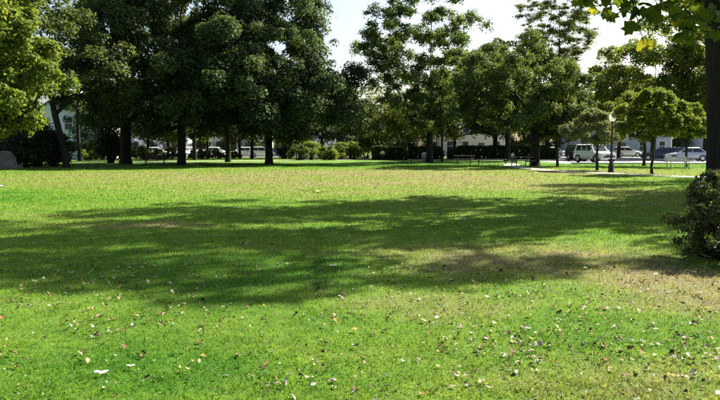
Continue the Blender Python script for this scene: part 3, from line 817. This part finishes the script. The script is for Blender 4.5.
def hedge(p0, p1, h, wd, label, n, seed, leaf='leaf_hedge'):
    g = np.random.default_rng(seed)
    a, b = Vector((*p0, 0)), Vector((*p1, 0))
    L = (b - a).length; ang = math.atan2((b - a).y, (b - a).x)
    root = empty('hedge', (a + b) / 2, ang, label, 'hedge', 'clipped hedges behind the picnic tables')
    # points on the faces of a rounded box
    u = (g.random(n) - .5) * L; side = g.random(n)
    v = np.where(side < .38, -wd / 2, np.where(side < .5, wd / 2, (g.random(n) - .5) * wd))
    z = np.where(side < .5, g.random(n) * h, h)
    end = g.random(n) < 0.08
    u = np.where(end, np.sign(u) * L / 2, u); v = np.where(end, (g.random(n) - .5) * wd, v); z = np.where(end, g.random(n) * h, z)
    lump = (vnoise(u, v + z, 0.7, seed) - .5) * 0.3
    rnd = 1 - 0.35 * np.clip(np.abs(u) / (L / 2) - 0.82, 0, 1) / 0.18 * (z / h)
    p = np.stack([u, v * (1 + lump) * (1 - 0.15 * (z / h) ** 4), z * rnd * (1 + lump * .35)], 1) + g.standard_normal((n, 3)) * 0.05
    V, F, t = leaf_cloud(g, p, np.full(n, 0.08), 4, 0.25, 1, 0.5, aspect=0.8)
    V[:, 2] = np.maximum(V[:, 2], 0.01)
    link('foliage', mesh_np('foliage', V, F, M[leaf], False, t), None, root)
    parts = []
    for k in range(int(L / 0.5)):
        x = -L / 2 + 0.25 + k * 0.5
        for q in range(4):
            e = np.array([x + g.normal(0, .18), g.normal(0, wd * .22), h * (0.75 + 0.15 * g.random())])
            parts.append(tube([np.array([x, 0, -0.02]), (np.array([x, 0, 0]) + e) / 2 + g.standard_normal(3) * .05, e], [0.03, 0.02, 0.01], 4))
    V, F = join_np(parts)
    link('stems', mesh_np('stems', V, F, M['bark'], True), None, root)
    return root
hedge((1.5, 80.6), (5.3, 80.6), 1.42, 1.8, 'short round-ended clipped hedge by the end of the footpath', 1700, 141)
hedge((5.9, 84.6), (9.9, 84.6), 1.40, 1.4, 'clipped hedge directly behind the tall airy tree', 1500, 142)
hedge((10.7, 84.4), (23.4, 84.2), 1.45, 1.4, 'long dark clipped hedge behind the picnic tables', 3900, 143)

# ------------------------------------------------------------------ houses
def house(loc, rz, W, Dp, Hw, Hr, wall, roof, label, cols, rows, name='house', door=True):
    root = empty(name, loc, rz, label, 'house')
    bm = bmesh.new()
    w2, d2 = W / 2, Dp / 2
    b = [bm.verts.new(p) for p in ((-w2, -d2, -0.1), (w2, -d2, -0.1), (w2, d2, -0.1), (-w2, d2, -0.1))]
    t = [bm.verts.new(p) for p in ((-w2, -d2, Hw), (w2, -d2, Hw), (w2, d2, Hw), (-w2, d2, Hw))]
    r = [bm.verts.new((0, -d2, Hw + Hr)), bm.verts.new((0, d2, Hw + Hr))]
    bm.faces.new((b[0], b[1], t[1], r[0], t[0])); bm.faces.new((b[2], b[3], t[3], r[1], t[2]))
    bm.faces.new((b[1], b[2], t[2], t[1])); bm.faces.new((b[3], b[0], t[0], t[3]))
    link('wall', bm_mesh('wall', bm, M[wall]), None, root)
    # roof: two slabs with thickness and overhang
    bm = bmesh.new()
    sl = Hr / w2
    for s in (-1, 1):
        x1, z1 = s * (w2 + 0.45), Hw - 0.45 * sl
        P = [(0, -d2 - 0.4, Hw + Hr + 0.03), (x1, -d2 - 0.4, z1 + 0.03), (x1, d2 + 0.4, z1 + 0.03), (0, d2 + 0.4, Hw + Hr + 0.03)]
        lo = [bm.verts.new(p) for p in P]; hi = [bm.verts.new((p[0], p[1], p[2] + 0.16)) for p in P]
        for f in ((lo[0], lo[1], lo[2], lo[3]), (hi[0], hi[1], hi[2], hi[3]), (lo[0], lo[1], hi[1], hi[0]), (lo[1], lo[2], hi[2], hi[1]), (lo[2], lo[3], hi[3], hi[2])):
            bm.faces.new(f)
    rf = link('roof', bm_mesh('roof', bm, M[roof]), None, root)
    box_obj('chimney', (w2 * 0.35, d2 * 0.2, Hw + Hr * 0.65 + 0.7), (0.6, 0.6, 1.9), M['brick'], rf)
    def window(x, z, ww, hh):
        f = empty('window', (x, -d2, z)); f.parent = root
        for nm, c, s, m in (('pane', (0, -0.03, 0), (ww, 0.03, hh), 'pane'),):
            box_obj(nm, c, s, M[m], f)
        bm = bmesh.new()
        for c, s in (((-ww / 2 - .05, -0.05, 0), (.1, .08, hh + .2)), ((ww / 2 + .05, -0.05, 0), (.1, .08, hh + .2)), ((0, -0.052, hh / 2 + .05), (ww, .08, .1)), ((0, -0.055, 0), (ww, .05, .05))):
            bm_box(bm, c, s)
        link('frame', bm_mesh('frame', bm, M['trim']), None, f)
        box_obj('sill', (0, -0.09, -hh / 2 - .06), (ww + .3, .16, .08), M['trim'], f)
    for ri in range(rows):
        z = 1.6 + ri * 2.8
        for ci in range(cols):
            x = -w2 + W * (ci + 0.5) / cols
            if door and ri == 0 and ci == cols // 2: continue
            window(x, z, 0.9, 1.45)
    if Hr > 2.2: window(0, Hw + Hr * 0.3, 0.7, 1.0)
    if door:
        x = -w2 + W * (cols // 2 + 0.5) / cols
        dr = box_obj('door', (x, -d2 - 0.03, 1.05), (0.95, 0.06, 2.1), M['door_dark'], root)
        box_obj('handle', (x + 0.36, -d2 - 0.09, 1.0), (0.05, 0.06, 0.14), M['rim'], dr)
        box_obj('porch_step', (x, -d2 - 0.5, 0.1), (1.6, 0.9, 0.2), M['concrete'], root)
    for s in (-1, 1):
        box_obj('corner_board', (s * (w2 - 0.08), -d2 - 0.02, Hw / 2 - 0.1), (0.18, 0.05, Hw - 0.1), M['trim'], root)
    return root
house((-36.5, 92, 0), 0.06, 8.6, 9, 5.6, 3.0, 'white_siding', 'shingle_grey', 'white gabled house behind the leaning trunk and the slim tree', 3, 2)
house((-31.5, 115, 0), -0.05, 9.5, 9, 5.6, 3.2, 'white_siding', 'shingle', 'white house beyond the street behind the dark bench', 4, 2)
house((-19.0, 116, 0), 0.0, 9.0, 9, 5.4, 3.0, 'cream_siding', 'shingle', 'cream house beyond the street behind the parked white cars', 4, 2)
house((-4.9, 104.5 + 9, 0), 0.1, 6.0, 7, 2.9, 1.9, 'white_siding', 'shingle_grey', 'small pale house whose gable shows above the yellow-green shrubs', 2, 1)
house((18, 116, 0), 0.0, 10, 9, 5.4, 3.0, 'cream_siding', 'shingle', 'cream house seen under the crowns above the long hedge', 4, 2)
house((41.0, 114, 0), -0.05, 15, 10, 5.2, 3.4, 'blue_siding', 'shingle_grey', 'blue-grey house behind the parked silver and blue cars', 5, 2)
house((60.0, 115, 0), -0.05, 11, 10, 5.4, 3.2, 'white_siding', 'shingle', 'white house beyond the huge trunk across the parking area', 4, 2)

# ------------------------------------------------------------------ cars
def car(loc, rz, paint, label, kind='sedan', group='cars parked beyond the lawn'):
    root = empty('parked_car', loc, rz, label, 'car', group)
    P = M[paint]
    if kind == 'sedan':
        st = [(-2.25, .42, .62, .62), (-2.18, .28, .86, .76), (-1.7, .24, .97, .86), (-0.9, .22, .96, .90), (0.1, .22, .94, .90), (0.95, .22, .93, .89), (1.55, .24, .86, .87), (2.05, .28, .74, .78), (2.22, .40, .58, .60)]
        cab = dict(b0=-1.85, b1=1.12, r0=-1.15, r1=0.22, zb=.93, zr=1.44, wb=.80, wr=.60)
        wb, wr_ = (-1.35, 1.38), 0.32
    elif kind == 'hatch':
        st = [(-1.95, .42, .70, .64), (-1.90, .28, .95, .78), (-1.5, .24, .98, .85), (-0.7, .22, .96, .87), (0.2, .22, .94, .87), (0.9, .22, .93, .86), (1.45, .24, .86, .84), (1.85, .28, .74, .76), (2.0, .40, .58, .60)]
        cab = dict(b0=-1.88, b1=1.05, r0=-1.45, r1=0.15, zb=.93, zr=1.48, wb=.79, wr=.60)
        wb, wr_ = (-1.2, 1.25), 0.31
    else:  # off-road car
        st = [(-2.2, .55, .80, .72), (-2.15, .40, 1.06, .84), (-1.7, .36, 1.10, .92), (-0.8, .34, 1.10, .94), (0.2, .34, 1.09, .94), (1.0, .34, 1.08, .93), (1.6, .36, 1.04, .91), (2.1, .40, .95, .84), (2.22, .52, .78, .74)]
        cab = dict(b0=-2.12, b1=1.05, r0=-1.9, r1=0.45, zb=1.07, zr=1.76, wb=.84, wr=.70)
        wb, wr_ = (-1.35, 1.42), 0.38
    V, F = [], []
    for (x, zb, zt, hw) in st:
        h = zt - zb
        sec = [(-.86, 0), (-1, .22), (-1.0, .62), (-.93, .88), (-.72, 1.0), (.72, 1.0), (.93, .88), (1.0, .62), (1, .22), (.86, 0)]
        V += [(x, a * hw, zb + b * h) for a, b in sec]
    k = 10
    for i in range(len(st) - 1):
        for j in range(k):
            F.append((i * k + j, i * k + (j + 1) % k, (i + 1) * k + (j + 1) % k, (i + 1) * k + j))
    bm = bmesh.new()
    vs = [bm.verts.new(v) for v in V]
    for f in F: bm.faces.new([vs[i] for i in f])
    bm.faces.new(vs[:k]); bm.faces.new(vs[-k:])
    c = cab
    xm = [(c['b0'], c['r0']), (c['b0'] * .35 + c['b1'] * .65 - .55, c['r0'] * .35 + c['r1'] * .65 - .3), (c['b1'], c['r1'])]
    lo = [(c['b0'], -c['wb']), (c['b1'], -c['wb'] * .96), (c['b1'], c['wb'] * .96), (c['b0'], c['wb'])]
    hi = [(c['r0'], -c['wr']), (c['r1'], -c['wr']), (c['r1'], c['wr']), (c['r0'], c['wr'])]
    L = [bm.verts.new((x, y, c['zb'] - .06)) for x, y in lo]
    Hh = [bm.verts.new((x, y, c['zr'] - .05)) for x, y in hi]
    T = [bm.verts.new((x * .92 + .92 * 0 , y * .86, c['zr'])) for x, y in hi]
    for i in range(4):
        j = (i + 1) % 4
        bm.faces.new((L[i], L[j], Hh[j], Hh[i])); bm.faces.new((Hh[i], Hh[j], T[j], T[i]))
    bm.faces.new(T)
    body = link('body', bm_mesh('body', bm, P, True), None, root)
    body.data.set_sharp_from_angle(angle=math.radians(38))
    # panes, each a thin slab just proud of the cabin sides
    def pane(name, q, off):
        q = [Vector(v) for v in q]
        nrm = (q[1] - q[0]).cross(q[3] - q[0]).normalized()
        cen = sum(q, Vector()) / 4
        if nrm.dot(cen - Vector((0, 0, c['zb']))) < 0: nrm = -nrm
        bm = bmesh.new()
        a = [bm.verts.new(v + nrm * off) for v in q]; b = [bm.verts.new(v - nrm * 0.01) for v in q]
        bm.faces.new(a); bm.faces.new(b[::-1])
        for i in range(4): bm.faces.new((a[i], b[i], b[(i + 1) % 4], a[(i + 1) % 4]))
        link(name, bm_mesh(name, bm, M['car_glass']), None, root)
    def lerp4(A, u, v):
        A = [Vector(p) for p in A]
        return (A[0] * (1 - u) + A[1] * u) * (1 - v) + (A[3] * (1 - u) + A[2] * u) * v
    LV = [Vector((x, y, c['zb'] - .06)) for x, y in lo]; HV = [Vector((x, y, c['zr'] - .05)) for x, y in hi]
    def quad(i, j, u0, u1, v0, v1):
        A = (LV[i], LV[j], HV[j], HV[i])
        return [lerp4(A, u0, v0), lerp4(A, u1, v0), lerp4(A, u1, v1), lerp4(A, u0, v1)]
    pane('windscreen', quad(1, 2, .05, .95, .14, .94), 0.008)
    pane('rear_window', quad(3, 0, .06, .94, .16, .92), 0.008)
    n = 3 if kind == 'suv' else 2
    for i, j in ((0, 1), (2, 3)):
        for s in range(n):
            a0 = .07 + .86 * s / n + .015; a1 = .07 + .86 * (s + 1) / n - .015
            pane('side_window', quad(i, j, a0, a1, .17, .92), 0.008)
    tyre = lathe_mesh('tyre', [(wr_ * .62, -.10), (wr_ * .93, -.10), (wr_, -.06), (wr_, .06), (wr_ * .93, .10), (wr_ * .62, .10)], 20, M['tyre'])
    rim = lathe_mesh('rim', [(0.0, .085), (wr_ * .2, .09), (wr_ * .5, .075), (wr_ * .66, .098), (wr_ * .66, .02)], 20, M['rim'])
    hwid = max(s[3] for s in st)
    for x in wb:
        for s in (-1, 1):
            wv = empty('wheel', (x, s * (hwid - .085), wr_)); wv.parent = root
            wv.rotation_euler = (-s * math.pi / 2, 0, 0)
            link('tyre', tyre, None, wv); link('rim', rim, None, wv)
            # dark wheel-arch lip above the tyre
            arc = [(math.cos(a) * (wr_ + .05), math.sin(a) * (wr_ + .05)) for a in np.linspace(0.1, math.pi - .1, 9)]
            V, F = tube([(x + p[0], s * (hwid + .004), wr_ + p[1]) for p in arc], [0.022] * 9, 5)
            link('wheel_arch', mesh_np('wheel_arch', V, F, M['black_trim'], True), None, root)
    f, r = st[-2], st[1]
    for s in (-1, 1):
        box_obj('headlight', (f[0] + .02, s * f[3] * .72, f[2] - .10), (.16, .34, .13), M['headlamp'], root, bevel=.03)
        box_obj('tail_light', (r[0] - .0, s * r[3] * .84, r[2] - .14), (.10, .24, .17), M['tail'], root, bevel=.02)
        box_obj('mirror', (c['b1'] - .28, s * (c['wb'] + .12), c['zb'] + .08), (.12, .18, .12), P, root, bevel=.03)
    box_obj('front_bumper', (st[-1][0] - .03, 0, st[-1][1] + .06), (.14, 1.3, .16), M['black_trim'], root, bevel=.03)
    box_obj('rear_bumper', (st[0][0] + .03, 0, st[0][1] + .06), (.14, 1.3, .16), M['black_trim'], root, bevel=.03)
    box_obj('grille', (st[-1][0] - .035, 0, st[-1][1] + .20), (.14, .8, .10), M['black_trim'], root, bevel=.02)
    box_obj('number_plate', (st[0][0] - .015, 0, .62), (.06, .34, .12), M['plate'], root)
    return root
Z0 = 0.012
def CX(px, Y): v = GX(px, Y); return (v[0], Y, Z0)
car(CX(244, 98.6), math.radians(172), 'car_white', 'white sedan parked on the street behind the thin-trunked tree')
car(CX(262, 98.2), math.radians(8), 'car_white', 'white hatchback half hidden by the trunk of the peaked dark tree', 'hatch')
car(CX(280, 98.6), math.radians(175), 'car_blue', 'blue sedan beside the green shrub and a trunk')
car(CX(189, 97.8), math.radians(60), 'car_white', 'white hatchback seen end-on just right of the straight trunk', 'hatch')
car(CX(211, 98.8), math.radians(178), 'car_white', 'white sedan parked between two trunks behind low shrubs')
car(CX(157, 98.6), math.radians(4), 'car_white', 'white sedan parked behind the dark bench and olive shrubs')
car(CX(594, 66.8), math.radians(-72), 'car_white', 'white off-road car parked near the lamp post', 'suv')
car(CX(583, 74.5), math.radians(-72), 'car_dark', 'dark off-road car just behind the white one near the lamp post', 'suv')
car(CX(686, 73), math.radians(168), 'car_silver', 'silver sedan parked behind the pale park bench')
car(CX(661, 77), math.radians(160), 'car_dark', 'dark sedan parked beside the silver sedan')
car(CX(684, 86), math.radians(4), 'car_blue', 'blue sedan parked beyond the silver sedan', 'sedan')
car(CX(626, 101), math.radians(2), 'car_white', 'white hatchback on the street in front of the blue-grey house', 'hatch')
car(CX(548, 99), math.radians(178), 'car_white', 'white sedan showing above the end of the long hedge')
car(CX(487, 99), math.radians(178), 'car_silver', 'silver sedan on the street behind the long hedge')

# ------------------------------------------------------------------ lamp post
def lamp(px, py):
    root = empty('lamp_post', gp(px, py), 0, 'black iron lamp post with a white acorn globe beside the footpath', 'lamp post')
    link('base', lathe_mesh('base', [(0.0, -.02), (.20, -.02), (.20, .06), (.17, .10), (.16, .42), (.13, .50), (.14, .54), (.09, .62), (.075, .70)], 12, M['iron']), None, root)
    link('pole', lathe_mesh('pole', [(.070, .68), (.062, 1.6), (.050, 2.72), (.075, 2.75), (.075, 2.80), (.045, 2.84), (.045, 2.96), (.10, 3.04), (.12, 3.08), (.0, 3.09)], 12, M['iron']), None, root)
    link('globe', lathe_mesh('globe', [(.10, 3.07), (.16, 3.14), (.205, 3.26), (.205, 3.38), (.17, 3.50), (.12, 3.57), (.0, 3.58)], 18, M['globe']), None, root)
    link('finial', lathe_mesh('finial', [(.125, 3.56), (.10, 3.62), (.05, 3.66), (.025, 3.70), (.035, 3.73), (.0, 3.79)], 12, M['globe']), None, root)
lamp(611, 172.3)

# ------------------------------------------------------------------ picnic tables and benches
def picnic(loc, rz, label, mat='wood_dark'):
    root = empty('picnic_table', loc, rz, label, 'picnic table', 'picnic tables under the trees')
    for i in range(5): box_obj('plank', (0, -0.30 + i * 0.15, 0.74), (1.8, 0.135, 0.04), M[mat], root)
    for s in (-1, 1):
        for i in range(2): box_obj('seat_plank', (0, s * (0.62 + i * 0.14), 0.44), (1.8, 0.125, 0.04), M[mat], root)
        box_obj('cross_beam', (s * 0.62, 0, 0.38), (0.05, 1.45, 0.09), M[mat], root)
        box_obj('top_beam', (s * 0.62, 0, 0.69), (0.05, 0.66, 0.07), M[mat], root)
        for q in (-1, 1):
            box_obj('leg', (s * 0.575, q * 0.42, 0.345), (0.045, 0.09, 0.82), M[mat], root, rot=(q * 0.53, 0, 0))
    return root
picnic(G(521, 166.2), math.radians(8), 'grey picnic table left of the forked trunk', 'wood_grey')
picnic(G(464, 164.3), math.radians(-12), 'dark picnic table right of the thin young tree', 'wood_dark')

def bench(loc, rz, label, wood, L=1.7, legm='iron', back=True):
    root = empty('park_bench', loc, rz, label, 'bench')
    for i in range(4): box_obj('seat_slat', (0, -0.20 + i * 0.125, 0.44), (L, 0.10, 0.035), M[wood], root)
    for i in range(3 if back else 0): box_obj('back_slat', (0, 0.265 + i * 0.028, 0.56 + i * 0.13), (L, 0.03, 0.105), M[wood], root, rot=(-0.2, 0, 0))
    for s in (-1, 1):
        x = s * (L / 2 - 0.15)
        bm = bmesh.new()
        bm_box(bm, (x, -0.18, 0.21), (0.05, 0.05, 0.42)); bm_box(bm, (x, 0.20, 0.21), (0.05, 0.05, 0.42)); bm_box(bm, (x, 0.02, 0.405), (0.048, 0.44, 0.035))
        if back: bm_box(bm, (x, 0.325, 0.65), (0.045, 0.04, 0.52), (-0.2, 0, 0))
        link('leg_frame', bm_mesh('leg_frame', bm, M[legm]), None, root)
        if not back: continue
        box_obj('armrest', (x, 0.03, 0.64), (0.055, 0.46, 0.04), M[legm], root)
        box_obj('arm_post', (x, -0.17, 0.53), (0.04, 0.04, 0.20), M[legm], root)
    return root
bench(G(155, 165.2), math.radians(4), 'dark park bench between the thickest trunk and the straight trunk', 'wood_dark', 1.8)
bench(G(678, 169.5), math.radians(12), 'pale slatted park bench between the footpath and the parked silver sedan', 'bench_pale', 1.7, 'bench_pale')
bench(G(492, 164.5), math.radians(-4), 'long low backless bench between the two picnic tables', 'wood_dark', 2.6, 'wood_dark', False)

# white bag on the picnic table
bm = bmesh.new()
bmesh.ops.create_icosphere(bm, subdivisions=2, radius=0.14)
g_ = random.Random(4)
for v in bm.verts:
    v.co *= 1 + g_.uniform(-.14, .14); v.co.z = max(-0.11, v.co.z * 1.1)
    if v.co.z > .1: v.co.x *= .5; v.co.y *= .6; v.co.z += .04
bag = link('paper_bag', bm_mesh('paper_bag', bm, M['paper']))
pb = gp(521, 166.2); bag.location = (pb.x - 0.72, pb.y - 0.14, 0.872)
tag(bag, 'small crumpled white bag standing on the grey picnic table', 'bag')

# ------------------------------------------------------------------ boulder, litter bin, yard sign, fence
def boulder(loc, s, label, seed):
    bm = bmesh.new()
    bmesh.ops.create_icosphere(bm, subdivisions=4, radius=1)
    from mathutils import noise as mn
    for v in bm.verts:
        n = v.co.normalized()
        d = 1 + 0.28 * mn.noise(n * 1.3 + Vector((seed, 0, 0))) + 0.12 * mn.noise(n * 3.1 + Vector((0, seed, 0))) + 0.04 * mn.noise(n * 9)
        v.co = Vector((n.x * s[0], n.y * s[1], n.z * s[2])) * d
        v.co.z = max(v.co.z, -0.15)
    o = link('boulder', bm_mesh('boulder', bm, M['stone'], True)); o.location = loc
    tag(o, label, 'boulder')
    return o
p = gp(3, 168.6); boulder((p.x - 0.1, p.y, 0), (1.25, 0.9, 1.25), 'large rounded grey boulder at the foot of the yellow-green maple', 3.0)
p = gp(18, 168.2); boulder((p.x, p.y, 0), (0.40, 0.35, 0.26), 'small low rock at the side of the grey boulder', 7.0)

root = empty('litter_bin', G(424.5, 162.3), 0, 'grey round litter bin at the foot of the tall airy tree', 'litter bin')
link('drum', lathe_mesh('drum', [(0, 0), (.24, 0), (.27, .04), (.28, .40), (.29, .72), (.26, .74), (.0, .74)], 18, M['bin_grey']), None, root)
link('lid', lathe_mesh('lid', [(.30, .73), (.30, .78), (.25, .88), (.14, .95), (.0, .97)], 18, M['car_silver']), None, root)
link('rim_band', lathe_mesh('rim_band', [(.285, .36), (.30, .37), (.30, .41), (.285, .42)], 18, M['iron']), None, root)

root = empty('yard_sign', GX(382.5, 79.2), 0, 'small blank white sign in front of the short round-ended hedge', 'sign')
bm = bmesh.new(); q = [(-.26, 0), (.26, 0), (.20, .24), (.08, .32), (-.08, .32), (-.20, .24)]
a = [bm.verts.new((x, -.012, .72 + z)) for x, z in q]; b = [bm.verts.new((x, .012, .72 + z)) for x, z in q]
bm.faces.new(a); bm.faces.new(b[::-1])
for i in range(6): bm.faces.new((a[i], b[i], b[(i + 1) % 6], a[(i + 1) % 6]))
link('board', bm_mesh('board', bm, M['paper']), None, root)
box_obj('post', (0, 0.03, 0.42), (0.04, 0.03, 0.86), M['wood_grey'], root)

# picket fence before the white house
root = empty('picket_fence', (-36.5, 84.5, 0), 0.05, 'low white picket fence in front of the white gabled house', 'fence')
me_p = None
for i in range(46):
    x = -4.6 + i * 0.2
    if me_p is None:
        bm = bmesh.new(); q = [(-.045, 0), (.045, 0), (.045, .86), (0, .95), (-.045, .86)]
        a = [bm.verts.new((x_, -.01, z_ + .04)) for x_, z_ in q]; b = [bm.verts.new((x_, .01, z_ + .04)) for x_, z_ in q]
        bm.faces.new(a); bm.faces.new(b[::-1])
        for k in range(5): bm.faces.new((a[k], b[k], b[(k + 1) % 5], a[(k + 1) % 5]))
        me_p = bm_mesh('picket', bm, M['trim'])
    link('picket', me_p, None, root).location = (x, 0, 0)
for z in (0.3, 0.72): box_obj('rail', (0, 0.035, z), (9.3, 0.04, 0.08), M['trim'], root)
for i in range(5): box_obj('post', (-4.6 + i * 2.3, 0.10, 0.5), (0.1, 0.09, 1.06), M['trim'], root)

# ------------------------------------------------------------------ fallen leaves and litter on the lawn
def dry_leaf(name, seed, lobed):
    g = np.random.default_rng(seed)
    n = 14
    a = np.linspace(0, 2 * np.pi, n, endpoint=False)
    if lobed: r = 0.5 * np.where(np.arange(n) % 2 == 0, 1.0, 0.62) * (0.85 + 0.3 * g.random(n))
    else: r = 0.5 * (0.45 + 0.55 * np.abs(np.cos(a)) ** 0.8) * (0.9 + 0.2 * g.random(n))
    x, y = r * np.cos(a), r * np.sin(a) * 0.85
    curl = g.uniform(0.9, 2.4); tw = g.normal(0, 0.6)
    z = curl * (y ** 2) * 0.9 + tw * x * y + 0.5 * g.random() * x ** 2 + 0.05 * g.standard_normal(n)
    inner = np.stack([x * .5, y * .5, z * .35], 1)
    V = np.concatenate([[[0, 0, 0]], inner, np.stack([x, y, z], 1)])
    V[:, 2] -= V[:, 2].min()
    F = [(0, 1 + i, 1 + (i + 1) % n) for i in range(n)]
    for i in range(n):
        j = (i + 1) % n
        F += [(1 + i, 1 + n + i, 1 + n + j), (1 + i, 1 + n + j, 1 + j)]
    return V, np.array(F)
shapes = [dry_leaf('l', 200 + i, i % 2 == 0) for i in range(8)]
kinds = [('dead_pale', .22, 'pale tan', True), ('dead_white', .07, 'whitish', True), ('dead_tan', .19, 'light brown', True), ('dead_brown', .17, 'reddish brown', True),
         ('dead_dark', .12, 'dark brown', True), ('dead_orange', .05, 'orange', True), ('dead_yellow', .05, 'yellow', True), ('dead_grey', .09, 'silvery grey', True)]
pk = np.array([k[1] for k in kinds]); pk = pk / pk.sum()
leaf_me = {}
for kd in kinds:
    for si, (V, F) in enumerate(shapes):
        leaf_me[(kd[0], si)] = mesh_np('fallen_leaf', V, F, M[kd[0]], False)
g = np.random.default_rng(99)
NL = 4400
D = np.sqrt(g.random(NL) * (27.0 ** 2 - 3.4 ** 2) + 3.4 ** 2)
X = (g.random(NL) * 2 - 1) * 0.56 * D
dens = 0.30 + 0.9 * np.clip(vnoise(X, D, 1.1, 9) - 0.35, 0, 1) * 1.6 + 0.25 * np.clip(vnoise(X, D, .35, 10) - .5, 0, 1)
dens *= np.where((X > 0.6) & (D < 9), 1.5, 1.0) * np.where(D > 12, 0.45, 1.0) * np.where(D > 8, 0.6, 1.0)
keep = g.random(NL) < dens
X, D = X[keep], D[keep]
# extra leaves close to the camera so that the foreground carries a real litter
n2 = 3400
D2 = 3.9 + 5.5 * g.random(n2) ** 1.1; X2 = (g.random(n2) * 2 - 1) * 0.55 * D2
k2 = g.random(n2) < 0.12 + 0.75 * np.clip(vnoise(X2, D2, .5, 12) * vnoise(X2, D2, .17, 13) * 2.2 - 0.25, 0, 1) + 0.18 * (X2 > 0.5)
X = np.concatenate([X, X2[k2]]); D = np.concatenate([D, D2[k2]])
n3 = 190
D3 = g.normal(5.45, 0.35, n3); X3 = 0.9 + 2.0 * g.random(n3)
X = np.concatenate([X, X3]); D = np.concatenate([D, D3])
order = np.argsort(np.hypot(X, D))
X, D = X[order], D[order]
far = []
for i in range(len(X)):
    kd = kinds[g.choice(len(kinds), p=pk)]; si = g.integers(8)
    size = 0.022 + 0.036 * g.random() ** 2.0
    rot = Euler((g.normal(0, .3), g.normal(0, .3), g.random() * 6.28))
    z = 0.010 + 0.020 * g.random()
    if i < 296:
        o = link('fallen_leaf', leaf_me[(kd[0], si)])
        o.location = (X[i], D[i], z); o.rotation_euler = rot; o.scale = (size, size, size)
        lob = 'lobed' if si % 2 == 0 else 'oval'
        tag(o, f'{kd[2]} {lob} fallen leaf lying dry on the foreground grass', 'fallen leaf', f'{kd[2]} {lob} fallen leaves on the foreground grass')
    else:
        V, F = shapes[si]; V, F = V[[0] + list(range(15, 29))], np.array([(0, 1 + q, 1 + (q + 1) % 14) for q in range(14)])
        far.append((kd[0], (V * size * 1.15) @ np.array(rot.to_matrix()).T + np.array([X[i], D[i], z]), F))
me = None
Vs, Fs, mi, off = [], [], [], 0
names = [k[0] for k in kinds]
for kd, V, F in far:
    Vs.append(V); Fs.append(F + off); off += len(V); mi += [names.index(kd)] * len(F)
me = mesh_np('leaf_litter', np.concatenate(Vs), np.concatenate(Fs))
for nme in names: me.materials.append(M[nme])
me.polygons.foreach_set('material_index', np.array(mi, np.int32))
tag(link('leaf_litter', me), 'scattered small dry leaves further out on the lawn', 'leaf litter', None, 'stuff')

def scrap(px, py, size, mat, label, seed, name='paper_scrap', asp=0.6, hgt=0.35):
    g = np.random.default_rng(seed)
    n = 5
    u, v = np.meshgrid(np.linspace(-.5, .5, n), np.linspace(-.5, .5, n), indexing='ij')
    x = u + 0.06 * g.standard_normal(u.shape); y = v * asp + 0.05 * g.standard_normal(u.shape)
    z = hgt * (0.5 * np.abs(u) + 0.25 * g.random(u.shape))
    top = np.stack([x, y, z], -1).reshape(-1, 3); bot = top - np.array([0, 0, 0.02])
    V = np.concatenate([top, bot]) * size
    V[:, 2] -= V[:, 2].min()
    F = []
    for i in range(n - 1):
        for j in range(n - 1):
            a = i * n + j
            F.append((a, a + n, a + n + 1, a + 1)); F.append((a + n * n, a + 1 + n * n, a + n + 1 + n * n, a + n + n * n))
    o = link(name, mesh_np(name, V, F, M[mat]))
    p = gp(px, py); o.location = (p.x, p.y, 0.03); o.rotation_euler = (0, 0, g.random() * 0.8 - .4)
    tag(o, label, 'litter')
    return o
scrap(101, 377, 0.085, 'paper', 'largest flat white paper scrap on the bright foreground grass', 1)
scrap(131, 370, 0.05, 'paper', 'small white scrap in the cluster near the largest paper scrap', 2)
scrap(320, 192.5, 0.27, 'wrapper_yellow', 'bright yellow wrapper lying on the sunlit dry lawn', 3, 'yellow_wrapper', 0.8)
scrap(462, 221, 0.13, 'wrapper_blue', 'bluish white wrapper lying on the shaded grass', 4, 'blue_wrapper', 0.7, 0.8)
scrap(333, 268, 0.09, 'paper', 'white scrap in the shadow in the middle of the lawn', 5)
scrap(436, 174, 0.20, 'paper', 'white scrap on the sunlit far lawn before the tall airy tree', 6)
scrap(535, 173.2, 0.20, 'paper', 'white scrap on the far lawn in front of the forked tree', 7)
scrap(3, 187, 0.20, 'paper', 'white scrap on the far lawn in front of the boulder', 8)
